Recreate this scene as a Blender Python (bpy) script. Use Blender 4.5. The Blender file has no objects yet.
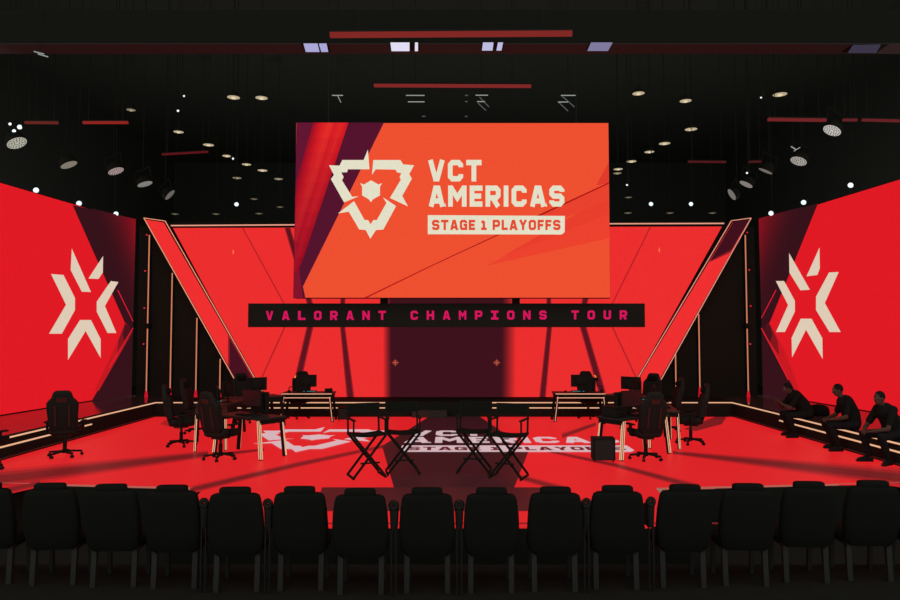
import bpy, bmesh, math, random
from mathutils import Vector, Matrix
random.seed(4)
PI = math.pi
R = math.radians
scene = bpy.context.scene
COL = scene.collection

# ------------------------------------------------------------------ camera
FPX = 700.0
CAM = Vector((0, 0, 3.0))
PITCH = math.atan(33 / FPX)
ST = 0.6                                   # height of the stage deck
cd = bpy.data.cameras.new('camera'); cam = bpy.data.objects.new('camera', cd); COL.objects.link(cam)
cam.location = CAM; cam.rotation_euler = (PI / 2 + PITCH, 0, 0)
cd.sensor_width = 36; cd.lens = FPX / 900 * 36; cd.clip_end = 200
scene.camera = cam
FW = Vector((0, math.cos(PITCH), math.sin(PITCH))); UP = Vector((0, -math.sin(PITCH), math.cos(PITCH)))

def ray(x, y): return FW * FPX + Vector((1, 0, 0)) * (x - 450) + UP * (300 - y)
def on_y(x, y, Y):                          # where the photo's point lies on the upright plane at depth Y
    d = ray(x, y); return CAM + d * (Y / d.y)
def on_z(x, y, z=ST):                       # ... on the level plane at height z
    d = ray(x, y); return CAM + d * ((z - CAM.z) / d.z)
def on_plane(x, y, o, n):
    d = ray(x, y); return CAM + d * ((o - CAM).dot(n) / d.dot(n))

# ------------------------------------------------------------------ materials
def lin(c):
    return tuple((v / 255 / 12.92) if v / 255 <= 0.04045 else ((v / 255 + 0.055) / 1.055) ** 2.4 for v in c)
_M = {}
def glow(c, s=1.0):
    """something drawn as emission: an LED face, a strip, a lamp lens, a painted reflection (a grain of diode brightness in it)"""
    k = ('g', c, s)
    if k not in _M:
        m = bpy.data.materials.new('led_%02x%02x%02x' % c); m.use_nodes = True
        nt = m.node_tree; nt.nodes.clear()
        out = nt.nodes.new('ShaderNodeOutputMaterial'); e = nt.nodes.new('ShaderNodeEmission')
        tc = nt.nodes.new('ShaderNodeTexCoord'); nz = nt.nodes.new('ShaderNodeTexNoise'); nz.inputs['Scale'].default_value = 22.0
        mr = nt.nodes.new('ShaderNodeMapRange'); mr.inputs[3].default_value = 0.9 * s; mr.inputs[4].default_value = 1.1 * s
        nt.links.new(tc.outputs['Object'], nz.inputs['Vector']); nt.links.new(nz.outputs['Fac'], mr.inputs[0])
        nt.links.new(mr.outputs[0], e.inputs['Strength'])
        e.inputs['Color'].default_value = (*lin(c), 1)
        nt.links.new(e.outputs[0], out.inputs[0]); _M[k] = m
    return _M[k]
def floor_glow(c):
    k = ('f', c)
    if k not in _M:
        m = bpy.data.materials.new('led_floor_%02x%02x%02x' % c); m.use_nodes = True
        b = m.node_tree.nodes['Principled BSDF']
        b.inputs['Base Color'].default_value = (0.01, 0.01, 0.01, 1); b.inputs['Roughness'].default_value = 0.45
        b.inputs['Specular IOR Level'].default_value = 0.15
        b.inputs['Emission Color'].default_value = (*lin(c), 1); b.inputs['Emission Strength'].default_value = 1.0
        _M[k] = m
    return _M[k]
def surf(name, c, rough=0.6, metal=0.0, spec=0.3, scale=40, vary=0.25, bump=0.0):
    k = ('s', name)
    if k not in _M:
        m = bpy.data.materials.new(name); m.use_nodes = True; nt = m.node_tree
        b = nt.nodes['Principled BSDF']
        b.inputs['Roughness'].default_value = rough; b.inputs['Metallic'].default_value = metal
        b.inputs['Specular IOR Level'].default_value = spec
        tc = nt.nodes.new('ShaderNodeTexCoord'); nz = nt.nodes.new('ShaderNodeTexNoise'); nz.inputs['Scale'].default_value = scale
        cr = nt.nodes.new('ShaderNodeValToRGB')
        cr.color_ramp.elements[0].color = (*[v * (1 - vary) for v in c], 1); cr.color_ramp.elements[1].color = (*[v * (1 + vary) for v in c], 1)
        nt.links.new(tc.outputs['Object'], nz.inputs['Vector']); nt.links.new(nz.outputs['Fac'], cr.inputs[0])
        nt.links.new(cr.outputs[0], b.inputs['Base Color'])
        if bump:
            bp = nt.nodes.new('ShaderNodeBump'); bp.inputs['Strength'].default_value = bump; bp.inputs['Distance'].default_value = 0.01
            nt.links.new(nz.outputs['Fac'], bp.inputs['Height']); nt.links.new(bp.outputs[0], b.inputs['Normal'])
        _M[k] = m
    return _M[k]
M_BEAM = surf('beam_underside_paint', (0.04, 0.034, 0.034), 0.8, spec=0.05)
M_HALL = surf('matt_black_paint', (0.012, 0.0125, 0.011), 0.9, spec=0.02, scale=6)
M_SET = surf('black_set_panel', (0.014, 0.0148, 0.0125), 0.8, spec=0.03, scale=20)
M_DECK = surf('black_stage_deck', (0.010, 0.0105, 0.009), 0.8, spec=0.03)
M_LEDGE = surf('ledge_laminate', (0.06, 0.035, 0.033), 0.1, spec=0.8, scale=15)
M_CASE = surf('black_screen_case', (0.010, 0.0105, 0.009), 0.8, spec=0.03)
M_PLASTIC = surf('black_plastic', (0.010, 0.0105, 0.0095), 0.65, spec=0.05, scale=60)
M_FABRIC = surf('black_upholstery', (0.0072, 0.0075, 0.0066), 0.9, spec=0.02, scale=120, bump=0.3)
M_LEATHER = surf('black_leatherette', (0.011, 0.011, 0.010), 0.6, spec=0.08, scale=90, bump=0.2)
M_REDTRIM = surf('red_leatherette', (0.05, 0.012, 0.011), 0.6, spec=0.1, scale=90)
M_CANVAS = surf('black_canvas', (0.010, 0.0105, 0.009), 0.9, spec=0.02, scale=200, bump=0.3)
M_WOOD = surf('black_stained_wood', (0.010, 0.0105, 0.009), 0.7, spec=0.04, scale=30)
M_METAL = surf('dark_metal', (0.02, 0.02, 0.02), 0.5, metal=0.3, spec=0.1)
M_DESK = surf('dark_desk_laminate', (0.014, 0.019, 0.018), 0.45, spec=0.12, scale=25)
M_GREY = surf('grey_metal_plate', (0.55, 0.48, 0.40), 0.5)
M_SKIN = surf('skin', (0.07, 0.036, 0.028), 0.6, spec=0.1, scale=30, vary=0.1)
M_HAIR = surf('dark_hair', (0.010, 0.009, 0.008), 0.8, spec=0.05, scale=150, bump=0.4)
M_SHIRT = surf('black_cotton', (0.010, 0.010, 0.0095), 0.9, spec=0.02, scale=60, bump=0.3)
M_TROUSER = surf('dark_denim', (0.011, 0.011, 0.012), 0.9, spec=0.02, scale=80, bump=0.3)
M_SHOE = surf('black_shoe', (0.010, 0.010, 0.010), 0.7, spec=0.05)
M_EYE = surf('eye_white', (0.25, 0.24, 0.22), 0.4)
WARM = (238, 178, 140)

# ------------------------------------------------------------------ mesh builder
class MB:
    def __init__(s): s.v = []; s.f = []; s.m = []; s.mats = []
    def mi(s, mat):
        if mat not in s.mats: s.mats.append(mat)
        return s.mats.index(mat)
    def add(s, vs, fs, mat):
        b = len(s.v); i = s.mi(mat); s.v += [Vector(p) for p in vs]
        for f in fs: s.f.append([b + k for k in f]); s.m.append(i)
    def poly(s, pts, mat): s.add(pts, [list(range(len(pts)))], mat)
    def box(s, c, size, mat, M=None):
        x, y, z = [a / 2 for a in size]; c = Vector(c)
        vs = [Vector((sx * x, sy * y, sz * z)) for sz in (-1, 1) for sy in (-1, 1) for sx in (-1, 1)]
        vs = [(M @ p if M else p) + c for p in vs]
        s.add(vs, [(0, 2, 3, 1), (4, 5, 7, 6), (0, 1, 5, 4), (2, 6, 7, 3), (0, 4, 6, 2), (1, 3, 7, 5)], mat)
    def bar(s, p, q, w, d, mat, up=(0, 0, 1)):
        """a bar of section w x d from p to q"""
        p, q = Vector(p), Vector(q); t = (q - p).normalized(); u = Vector(up)
        if abs(t.dot(u)) > 0.98: u = Vector((0, 1, 0))
        a = t.cross(u).normalized() * w / 2; b = a.cross(t).normalized() * d / 2
        vs = [p - a - b, p + a - b, p + a + b, p - a + b, q - a - b, q + a - b, q + a + b, q - a + b]
        s.add(vs, [(0, 1, 2, 3), (7, 6, 5, 4), (0, 4, 5, 1), (1, 5, 6, 2), (2, 6, 7, 3), (3, 7, 4, 0)], mat)
    def cyl(s, p, q, r0, r1, mat, n=14):
        p, q = Vector(p), Vector(q); t = (q - p).normalized(); u = Vector((0, 0, 1)) if abs(t.z) < 0.9 else Vector((1, 0, 0))
        a = t.cross(u).normalized(); b = a.cross(t)
        vs = [p + (a * math.cos(2 * PI * k / n) + b * math.sin(2 * PI * k / n)) * r0 for k in range(n)]
        vs += [q + (a * math.cos(2 * PI * k / n) + b * math.sin(2 * PI * k / n)) * r1 for k in range(n)]
        fs = [(k, (k + 1) % n, n + (k + 1) % n, n + k) for k in range(n)] + [list(range(n))[::-1], list(range(n, 2 * n))]
        s.add(vs, fs, mat)
    def tube(s, pts, r, mat, n=10):
        for a, b in zip(pts[:-1], pts[1:]): s.cyl(a, b, r, r, mat, n)
        for p in pts[1:-1]: s.ball(p, (r, r, r), mat, n, 6)
    def ball(s, c, rad, mat, n=14, m=9, M=None):
        c = Vector(c); vs = []; fs = []
        for j in range(1, m):
            a = PI * j / m
            for k in range(n):
                p = Vector((rad[0] * math.sin(a) * math.cos(2 * PI * k / n), rad[1] * math.sin(a) * math.sin(2 * PI * k / n), rad[2] * math.cos(a)))
                vs.append((M @ p if M else p) + c)
        t = len(vs); zt = Vector((0, 0, rad[2])); vs += [(M @ zt if M else zt) + c, (M @ -zt if M else -zt) + c]
        for j in range(m - 2):
            for k in range(n): fs.append((j * n + k, (j + 1) * n + k, (j + 1) * n + (k + 1) % n, j * n + (k + 1) % n))
        for k in range(n): fs.append((t, k, (k + 1) % n)); fs.append((t + 1, (m - 2) * n + (k + 1) % n, (m - 2) * n + k))
        s.add(vs, fs, mat)
    def loft(s, secs, mat, n=24, e=0.45):
        """rounded rectangular sections (x, y, z, half width, half depth) stacked upward"""
        vs = []; fs = []
        for (x, y, z, a, b) in secs:
            for k in range(n):
                t = 2 * PI * (k + 0.5) / n; c, q = math.cos(t), math.sin(t)
                vs.append((x + a * math.copysign(abs(c) ** e, c), y + b * math.copysign(abs(q) ** e, q), z))
        for j in range(len(secs) - 1):
            for k in range(n): fs.append((j * n + k, j * n + (k + 1) % n, (j + 1) * n + (k + 1) % n, (j + 1) * n + k))
        fs.append(list(range(n))[::-1]); fs.append(list(range((len(secs) - 1) * n, len(secs) * n)))
        s.add(vs, fs, mat)
    def lathe(s, prof, mat, c=(0, 0, 0), n=20, M=None):
        c = Vector(c); vs = []; fs = []
        for (r, z) in prof:
            for k in range(n):
                p = Vector((r * math.cos(2 * PI * k / n), r * math.sin(2 * PI * k / n), z)); vs.append((M @ p if M else p) + c)
        for j in range(len(prof) - 1):
            for k in range(n): fs.append((j * n + k, j * n + (k + 1) % n, (j + 1) * n + (k + 1) % n, (j + 1) * n + k))
        fs.append(list(range(n))[::-1]); fs.append(list(range((len(prof) - 1) * n, len(prof) * n)))
        s.add(vs, fs, mat)
    def prism(s, pts, off, mat):
        """a flat outline given thickness along off"""
        n = len(pts); off = Vector(off); vs = [Vector(p) for p in pts] + [Vector(p) + off for p in pts]
        s.add(vs, [list(range(n)), list(range(n, 2 * n))[::-1]] + [(k, n + k, n + (k + 1) % n, (k + 1) % n) for k in range(n)], mat)
    def build(s, name, parent=None, smooth=False, bevel=0.0, origin=None):
        me = bpy.data.meshes.new(name); o0 = Vector(origin) if origin else Vector((0, 0, 0))
        me.from_pydata([p - o0 for p in s.v], [], s.f)
        for m in s.mats: me.materials.append(m)
        me.polygons.foreach_set('material_index', s.m)
        if smooth: me.polygons.foreach_set('use_smooth', [True] * len(me.polygons))
        me.update()
        o = bpy.data.objects.new(name, me); COL.objects.link(o); o.location = o0
        if parent: o.parent = parent
        if bevel:
            b = o.modifiers.new('bevel', 'BEVEL'); b.width = bevel; b.segments = 2; b.limit_method = 'ANGLE'
        elif smooth:
            try:
                b = o.modifiers.new('split', 'EDGE_SPLIT'); b.split_angle = R(50)
            except Exception: pass
        return o
def tag(o, label=None, cat=None, group=None, kind=None):
    for k, v in (('label', label), ('category', cat), ('group', group), ('kind', kind)):
        if v: o[k] = v
    return o
def empty(name, loc, rz=0, label=None, cat=None, group=None):
    o = bpy.data.objects.new(name, None); COL.objects.link(o); o.location = loc; o.rotation_euler = (0, 0, rz); o.empty_display_size = 0.2
    return tag(o, label, cat, group)
def copy_tree(o, parent=None):
    c = o.copy(); COL.objects.link(c); c.parent = parent
    for ch in list(o.children): copy_tree(ch, c)
    return c
def place(proto, used, loc, rz, label, group=None):
    o = copy_tree(proto) if used else proto
    o.location = loc; o.rotation_euler = (0, 0, rz); tag(o, label, None, group); return o
NTH = ['first', 'second', 'third', 'fourth', 'fifth', 'sixth', 'seventh', 'eighth', 'ninth', 'tenth', 'eleventh', 'twelfth', 'thirteenth', 'fourteenth', 'fifteenth']

# ------------------------------------------------------------------ lettering (strokes on a 0..1 cell)
def stroke(pts, t, closed=False):
    """quads along a mitred polyline"""
    n = len(pts); P = [Vector(p) for p in pts]; L = []; Rr = []
    for i in range(n):
        a = P[i] - P[i - 1] if (i > 0 or closed) else None
        b = P[(i + 1) % n] - P[i] if (i < n - 1 or closed) else None
        if a is None: a = b
        if b is None: b = a
        a = a.normalized(); b = b.normalized(); na = Vector((-a.y, a.x)); nb = Vector((-b.y, b.x)); m = (na + nb).normalized()
        k = t / 2 / max(0.35, m.dot(na)); L.append(P[i] + m * k); Rr.append(P[i] - m * k)
    return [[Rr[i], Rr[(i + 1) % n], L[(i + 1) % n], L[i]] for i in range(n if closed else n - 1)]
def glyph(ch, w, t, serif_i=False):
    l, r, b, T = t / 2, w - t / 2, t / 2, 1 - t / 2; c = 0.11; h = w / 2; S = []
    def s(*p, closed=False): S.extend(stroke(p, t, closed))
    if ch == 'A': s((t * .55, 0), (h - .07, T), (h + .07, T), (w - t * .55, 0)); s((.2 * w, .27), (.8 * w, .27)); S.append([Vector((w - .05, .02)), Vector((w, .2)), Vector((w + .05, 0)), Vector((w, 0))])
    elif ch == 'V': s((t * .5, 1), (h - .05, b), (h + .05, b), (w - t * .5, 1))
    elif ch == 'C': s((r, .66), (r, T - c), (r - c, T), (l + c, T), (l, T - c), (l, b + c), (l + c, b), (r - c, b), (r, b + c), (r, .34))
    elif ch == 'G': s((r, .68), (r, T - c), (r - c, T), (l + c, T), (l, T - c), (l, b + c), (l + c, b), (r, b), (r, .5), (h, .5))
    elif ch == 'O': s((l + c, b), (r - c, b), (r, b + c), (r, T - c), (r - c, T), (l + c, T), (l, T - c), (l, b + c), closed=True)
    elif ch == 'S': s((r, .70), (r, T - c), (r - c, T), (l + c, T), (l, T - c), (l, .5 + c), (l + c, .5), (r - c, .5), (r, .5 - c), (r, b + c), (r - c, b), (l + c, b), (l, b + c), (l, .30))
    elif ch == 'T': s((0, T), (w, T)); s((h, 0), (h, T))
    elif ch == 'M': s((l, 0), (l, 1)); s((r, 0), (r, 1)); s((l, .93), (h, .42), (r, .93))
    elif ch == 'N': s((l, 0), (l, 1)); s((r, 0), (r, 1)); s((l, .93), (r, .07))
    elif ch == 'E': s((l, 0), (l, 1)); s((l, T), (w, T)); s((l, .5), (w * .9, .5)); s((l, b), (w, b))
    elif ch == 'F': s((l, 0), (l, 1)); s((l, T), (w, T)); s((l, .48), (w * .9, .48))
    elif ch == 'L': s((l, 1), (l, b), (w, b))
    elif ch == 'H': s((l, 0), (l, 1)); s((r, 0), (r, 1)); s((l, .5), (r, .5))
    elif ch == 'U': s((l, 1), (l, b + c), (l + c, b), (r - c, b), (r, b + c), (r, 1))
    elif ch in 'PR':
        s((l, 0), (l, T), (r - c, T), (r, T - c), (r, .42 + c), (r - c, .42), (l, .42))
        if ch == 'R': s((h * .95, .42), (w - t * .5, 0))
    elif ch == 'Y': s((t * .5, 1), (h, .45), (w - t * .5, 1)); s((h, 0), (h, .5))
    elif ch == 'I':
        s((h, 0), (h, 1))
        if serif_i: s((0, T), (w, T)); s((0, b), (w, b))
    elif ch == '1': s((h, 0), (h, T)); s((h, T), (h - .25, T - .14)); s((h - .3, b), (h + .3, b))
    return S
def text_polys(txt, x0, x1, t=.25, gap=.16, serif_i=False, widths=None):
    """polygons for a line of lettering that spans x0..x1 and is 1 high"""
    W = {'I': .26, ' ': .3, 'M': .98, 'N': .84, '1': .62, 'A': .88, 'V': .88, 'T': .8, 'E': .68, 'F': .66, 'L': .66, 'Y': .86}
    if serif_i: W['I'] = .62
    ws = [W.get(c, .8) for c in txt]; tot = sum(ws) + gap * (len(txt) - 1); k = (x1 - x0) / tot; out = []; x = 0
    for c, w in zip(txt, ws):
        for q in glyph(c, w, t, serif_i): out.append([(x0 + (p.x + x) * k, p.y) for p in q])
        x += w + gap
    return out
EMBLEM = [
    [(52, 145), (112, 147), (128, 115), (250, 115), (274, 55), (283, 168), (160, 168), (155, 185), (122, 186), (136, 212), (126, 230), (184, 325), (222, 322), (138, 357), (63, 224), (80, 200)],
    [(305, 115), (460, 115), (475, 140), (538, 145), (510, 195), (525, 222), (470, 320), (503, 380), (400, 332), (462, 228), (455, 212), (465, 190), (440, 185), (432, 170), (318, 168), (297, 200)],
    [(195, 350), (255, 458), (275, 458), (290, 482), (305, 458), (325, 458), (380, 360), (360, 328), (435, 378), (362, 512), (320, 515), (288, 565), (262, 515), (225, 512), (165, 410), (103, 420)],
    [(292, 231), (334, 255), (355, 247), (343, 268), (343, 317), (304, 339), (291, 356), (279, 339), (241, 317), (241, 268), (230, 247), (251, 255)]]

# ------------------------------------------------------------------ the hall (setting)
def struct(mb, name, label=None, **k): return tag(mb.build(name, **k), label, None, None, 'structure')
CZ = 14.0
b = MB(); b.box((0, 24, -.1), (36, 42, .2), M_HALL); struct(b, 'floor', 'black hall floor')
b = MB(); b.box((0, 28.5, CZ + .1), (36, 33, .2), M_HALL); struct(b, 'ceiling', 'black hall ceiling')
b = MB(); b.box((-17.9, 33, CZ / 2), (.2, 24, CZ), M_HALL); struct(b, 'wall_left')
b = MB(); b.box((17.9, 33, CZ / 2), (.2, 24, CZ), M_HALL); struct(b, 'wall_right')
b = MB(); b.box((0, 44.9, CZ / 2), (36, .2, CZ), M_HALL); struct(b, 'wall_back')

# stage deck with its LED floor
XL, XR, YB = -8.45, 8.1, 20.2
FR = (216, 27, 33)                          # floor red
pL0 = on_z(-60, 481); pL1 = on_z(204, 488); pR1 = on_z(656, 488); pR0 = on_z(960, 481)
YF = on_z(450, 527).y
deck = [(-16, 22.4), (-16, 11.6), (pL0.x - 3, pL0.y), (pL1.x, pL1.y), (pL1.x + .3, YF), (pR1.x - .2, YF), (pR1.x, pR1.y), (pR0.x + 3, pR0.y), (16, 11.6), (16, 22.4)]
b = MB(); b.prism([(x, y, ST - .02) for x, y in deck], (0, 0, -(ST - .02)), M_DECK)
stage = struct(b, 'floor_stage', 'raised stage deck with a red glowing LED floor')
lit = [(XL, YB), (XL, 12.9), (XL - 3, 12.9), (pL0.x - 2, pL0.y + .05), (pL1.x, pL1.y + .05), (pL1.x + .3, YF + .01), (pR1.x - .2, YF + .01), (pR1.x, pR1.y + .05), (pR0.x + 2, pR0.y + .05), (XR + 3, 12.9), (XR, 12.9), (XR, YB)]
b = MB(); b.prism([(x, y, ST) for x, y in lit], (0, 0, -.02), floor_glow(FR))
def fl(px, c, k): b.poly([on_z(x, y, ST + .0012 * k) for x, y in px], floor_glow(c))
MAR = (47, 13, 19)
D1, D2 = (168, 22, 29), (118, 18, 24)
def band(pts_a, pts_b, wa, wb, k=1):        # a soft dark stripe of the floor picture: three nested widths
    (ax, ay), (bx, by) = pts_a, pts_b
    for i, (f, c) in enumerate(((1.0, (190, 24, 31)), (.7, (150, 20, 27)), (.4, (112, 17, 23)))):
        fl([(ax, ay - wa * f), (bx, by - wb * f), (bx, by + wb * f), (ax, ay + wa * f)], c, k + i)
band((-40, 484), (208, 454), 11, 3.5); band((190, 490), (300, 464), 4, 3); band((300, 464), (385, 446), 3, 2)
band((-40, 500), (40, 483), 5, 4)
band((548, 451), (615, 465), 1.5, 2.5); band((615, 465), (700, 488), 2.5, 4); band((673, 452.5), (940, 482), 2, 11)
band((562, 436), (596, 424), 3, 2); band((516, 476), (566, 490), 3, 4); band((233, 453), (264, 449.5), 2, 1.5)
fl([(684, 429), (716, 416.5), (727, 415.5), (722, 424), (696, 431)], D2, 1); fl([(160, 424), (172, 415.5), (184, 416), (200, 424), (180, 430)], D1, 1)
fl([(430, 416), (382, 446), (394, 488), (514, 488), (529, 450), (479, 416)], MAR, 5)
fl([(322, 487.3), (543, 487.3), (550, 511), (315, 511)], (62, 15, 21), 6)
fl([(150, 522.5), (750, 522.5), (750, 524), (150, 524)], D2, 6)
b.build('led_floor', stage)
WHT = (206, 178, 184)
b = MB()
for p in EMBLEM:
    b.poly([(-3.09 + (x - 290) / 486 * 3.05, 14.2 + (565 - y) / 510 * 3.75, ST + .011) for x, y in p], floor_glow(WHT))
tag(b.build('floor_emblem', stage), 'pale shield emblem in the floor')
b = MB(); fx0, fx1, fy0, fy1 = -1.02, 3.76, 14.22, 17.3
def fmap(u, v): return (fx0 + (fx1 - fx0) * u, fy0 + (fy1 - fy0) * v, ST + .011)
def ftext(txt, u0, u1, v0, v1, c, dz=0, **k):
    for q in text_polys(txt, u0, u1, **k): b.poly([Vector(fmap(x, v0 + (v1 - v0) * y)) + Vector((0, 0, dz)) for x, y in q], floor_glow(c))
ftext('VCT', 0, .385, .71, 1, WHT); ftext('AMERICAS', 0, .995, .375, .66, WHT)
b.poly([fmap(*p) for p in ((0, .262), (1, .262), (1, .06), (.975, 0), (0, 0))], floor_glow(WHT))
ftext('STAGE 1 PLAYOFFS', .03, .97, .06, .20, (96, 26, 33), .0015)
tag(b.build('floor_lettering', stage), 'pale event title lettering in the floor')
# light lip along the stage front, gusset plates
def strip(name, p, q, r, c, parent, w=None):
    m = MB(); m.bar(p, q, r, w or r, glow(c)); return m.build(name, parent)
for a, c in ((pL0, pL1), (pR1, pR0)):
    strip('light_strip', Vector((a.x, a.y - .02, ST - .012)), Vector((c.x, c.y - .02, ST - .012)), .03, (176, 96, 84), stage)
for q in (((202, 489), (214.5, 489), (211, 498.5)), ((650.5, 489.5), (662, 489.5), (662, 499.5))):
    m = MB(); m.prism([on_y(x, y, pL1.y - .06) for x, y in q], (0, .03, 0), M_GREY); m.build('gusset_plate', stage)

# ledge round three sides of the stage
LH = .43
ledge = MB()
ledge.box(((XL - 1.35), (12.9 + 22.3) / 2, ST + LH / 2), (2.7, 22.3 - 12.9, LH), M_SET)
ledge.box(((XR + 1.45), (12.4 + 22.3) / 2, ST + LH / 2), (2.9, 22.3 - 12.4, LH), M_SET)
ledge.box(((XL + XR) / 2, (YB + 22.3) / 2, ST + LH / 2), (XR - XL, 22.3 - YB, LH), M_SET)
LG = struct(ledge, 'stage_ledge', 'low black ledge with warm light strips running round three sides of the stage')
m = MB(); m.box((XL - 1.35, 17.6, ST + LH + .004), (2.5, 9.2, .008), M_LEDGE); m.build('ledge_top', LG)
m = MB(); m.box((XR + 1.45, 17.4, ST + LH + .004), (2.7, 9.7, .008), M_LEDGE); m.build('ledge_top', LG)
zt, zl, e = ST + .405, ST + .255, .012
xgl, xgr = on_y(398, 402, YB).x, on_y(492, 402, YB).x
for p, q in (((XL + e, 12.95, zt), (XL + e, 15.2, zt)), ((XL + e, 15.24, zt), (XL + e, YB, zt)), ((XL + e, 12.95, zl), (XL + e, 15.2, zl)), ((XL + e, 15.24, zl), (XL + e, 16.6, zl)),
             ((XR - e, 12.45, zt), (XR - e, YB, zt)), ((XR - e, 12.45, zl), (XR - e, 17.3, zl)),
             ((XL, YB - e, zt), (xgl, YB - e, zt)), ((xgr, YB - e, zt), (XR, YB - e, zt)),
             ((XL + 2.2, YB - e, zl), (xgl - .12, YB - e, zl)), ((xgr + .0, YB - e, zl), (XR - 2.4, YB - e, zl))):
    strip('light_strip', p, q, .028, WARM, LG)
m = MB()
for p, q in (((XL + .01, 12.95, ST + .04), (XL + .01, YB, ST + .04)), ((XR - .01, 12.45, ST + .04), (XR - .01, YB, ST + .04))): m.bar(p, q, .03, .02, surf('rail_metal', (.08, .07, .07), .4, metal=.5))
m.build('kick_rail', LG)

# black set wall behind the ledge
ZW = on_y(450, 226, 21.75).z
b = MB(); b.box((-.1, 21.86, (ST + LH + ZW) / 2), (19.22, .2, ZW - ST - LH), M_SET); struct(b, 'wall_set', 'black set wall behind the stage')

# ------------------------------------------------------------------ LED walls and screens
def layer(mb, conv, off, k, px, c): mb.poly([conv(x, y) + off * (.0012 * k) for x, y in px], glow(c))
TO_CAM = Vector((0, -1, 0))
YW = 21.7
cw = lambda x, y: on_y(x, y, YW)
rear = empty('led_wall', on_y(447, 402, YW), 0, 'wide red LED wall at the back of the stage behind the hanging screen', 'LED wall')
def child(mb, name, root, **k):
    o = mb.build(name, None, **k); o.parent = root; o.matrix_parent_inverse = Matrix.Translation(-root.location) if root.rotation_euler.z == 0 else root.matrix_basis.inverted(); return o
b = MB(); QW = [(173, 228), (722, 226.5), (623.8, 402.5), (267, 402.5)]
b.prism([cw(x, y) for x, y in QW], (0, .05, 0), glow((236, 46, 46)))
L = lambda k, px, c: layer(b, cw, TO_CAM, k, px, c)
DK, DKS = (92, 20, 30), (150, 30, 36)
def bar2(x0, y0, x1, y1, w0, w1, k=2):
    L(k, [(x0 - w0, y0), (x0 + w0, y0), (x1 + w1, y1), (x1 - w1, y1)], DKS)
    L(k + 1, [(x0 - w0 * .65, y0), (x0 + w0 * .65, y0), (x1 + w1 * .65, y1), (x1 - w1 * .65, y1)], DK)
THIN = (178, 34, 38)
bar2(287.5, 228, 313, 314, 3.0, 3.2); bar2(313, 314, 296, 388, 3.4, 3.8); bar2(343, 290, 342.5, 326, 2.6, 2.6); bar2(342.5, 326, 351, 402, 2.6, 4)
bar2(604, 228, 580.5, 318, 3, 3.2); bar2(580.5, 318, 602, 392, 3.4, 3.8); bar2(548.5, 290, 549.5, 326, 2.4, 2.4); bar2(549.5, 326, 542, 402, 2.6, 3.4)
for q in ([(242, 228), (243.4, 228), (291, 315), (289.6, 315)], [(291, 315), (289.4, 315), (259, 382), (260.6, 382)], [(651, 227), (649.6, 227), (606, 315), (607.4, 315)], [(606, 315), (607.6, 315), (638, 380), (636.4, 380)]): L(1, q, THIN)
for i in range(9):                          # the maroon doorway of the picture and its blurred sides
    f = i / 8; c = tuple(int(232 + (62 - 232) * f) if j == 0 else int(44 + ((18, 28)[j - 1] - 44) * f) for j in range(3))
    L(4 + i, [(382.5 + 8 * f, 285), (517 - 14 * f, 285), (516 - 14 * f, 402.5), (383 + 8 * f, 402.5)], c)
child(b, 'display', rear)
b = MB(); b.prism([cw(x, y) + Vector((0, .055, 0)) for x, y in ((167, 222), (727, 221), (622, 404), (268, 404))], (0, .04, 0), M_CASE); child(b, 'cabinet', rear)
for cx in (395.3, 496.7):
    b = MB(); cy = 362.6
    for q in ([(cx - 4, cy), (cx, cy - .7), (cx + 4, cy), (cx, cy + .7)], [(cx, cy - 4), (cx + .7, cy), (cx, cy + 4), (cx - .7, cy)]): layer(b, cw, TO_CAM, 15, q, (190, 84, 60))
    n = 12
    for k in range(n):
        a0, a1 = 2 * PI * k / n, 2 * PI * (k + 1) / n
        layer(b, cw, TO_CAM, 14, [(cx + 2.6 * math.cos(a0), cy + 2.6 * math.sin(a0)), (cx + 2.6 * math.cos(a1), cy + 2.6 * math.sin(a1)), (cx + 1.9 * math.cos(a1), cy + 1.9 * math.sin(a1)), (cx + 1.9 * math.cos(a0), cy + 1.9 * math.sin(a0))], (150, 62, 50))
    tag(child(b, 'crosshair_mark', rear), 'small orange crosshair mark')
for cx, cy in ((233.3, 252), (659.3, 250)):
    b = MB(); layer(b, cw, TO_CAM, 4, [(cx - .9, cy), (cx + .1, cy - 3), (cx + .9, cy), (cx, cy + 3)], (255, 110, 70)); tag(child(b, 'spark_mark', rear), 'tiny orange spark mark')
for q in (((171, 225.6), (300, 224.8)), ((600, 223.8), (724, 223.4))):
    p0, p1 = on_y(*q[0], YW - .05), on_y(*q[1], YW - .05); b = MB(); b.bar(p0, p1, .03, .036, glow((232, 160, 136))); child(b, 'light_strip', rear)

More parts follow.
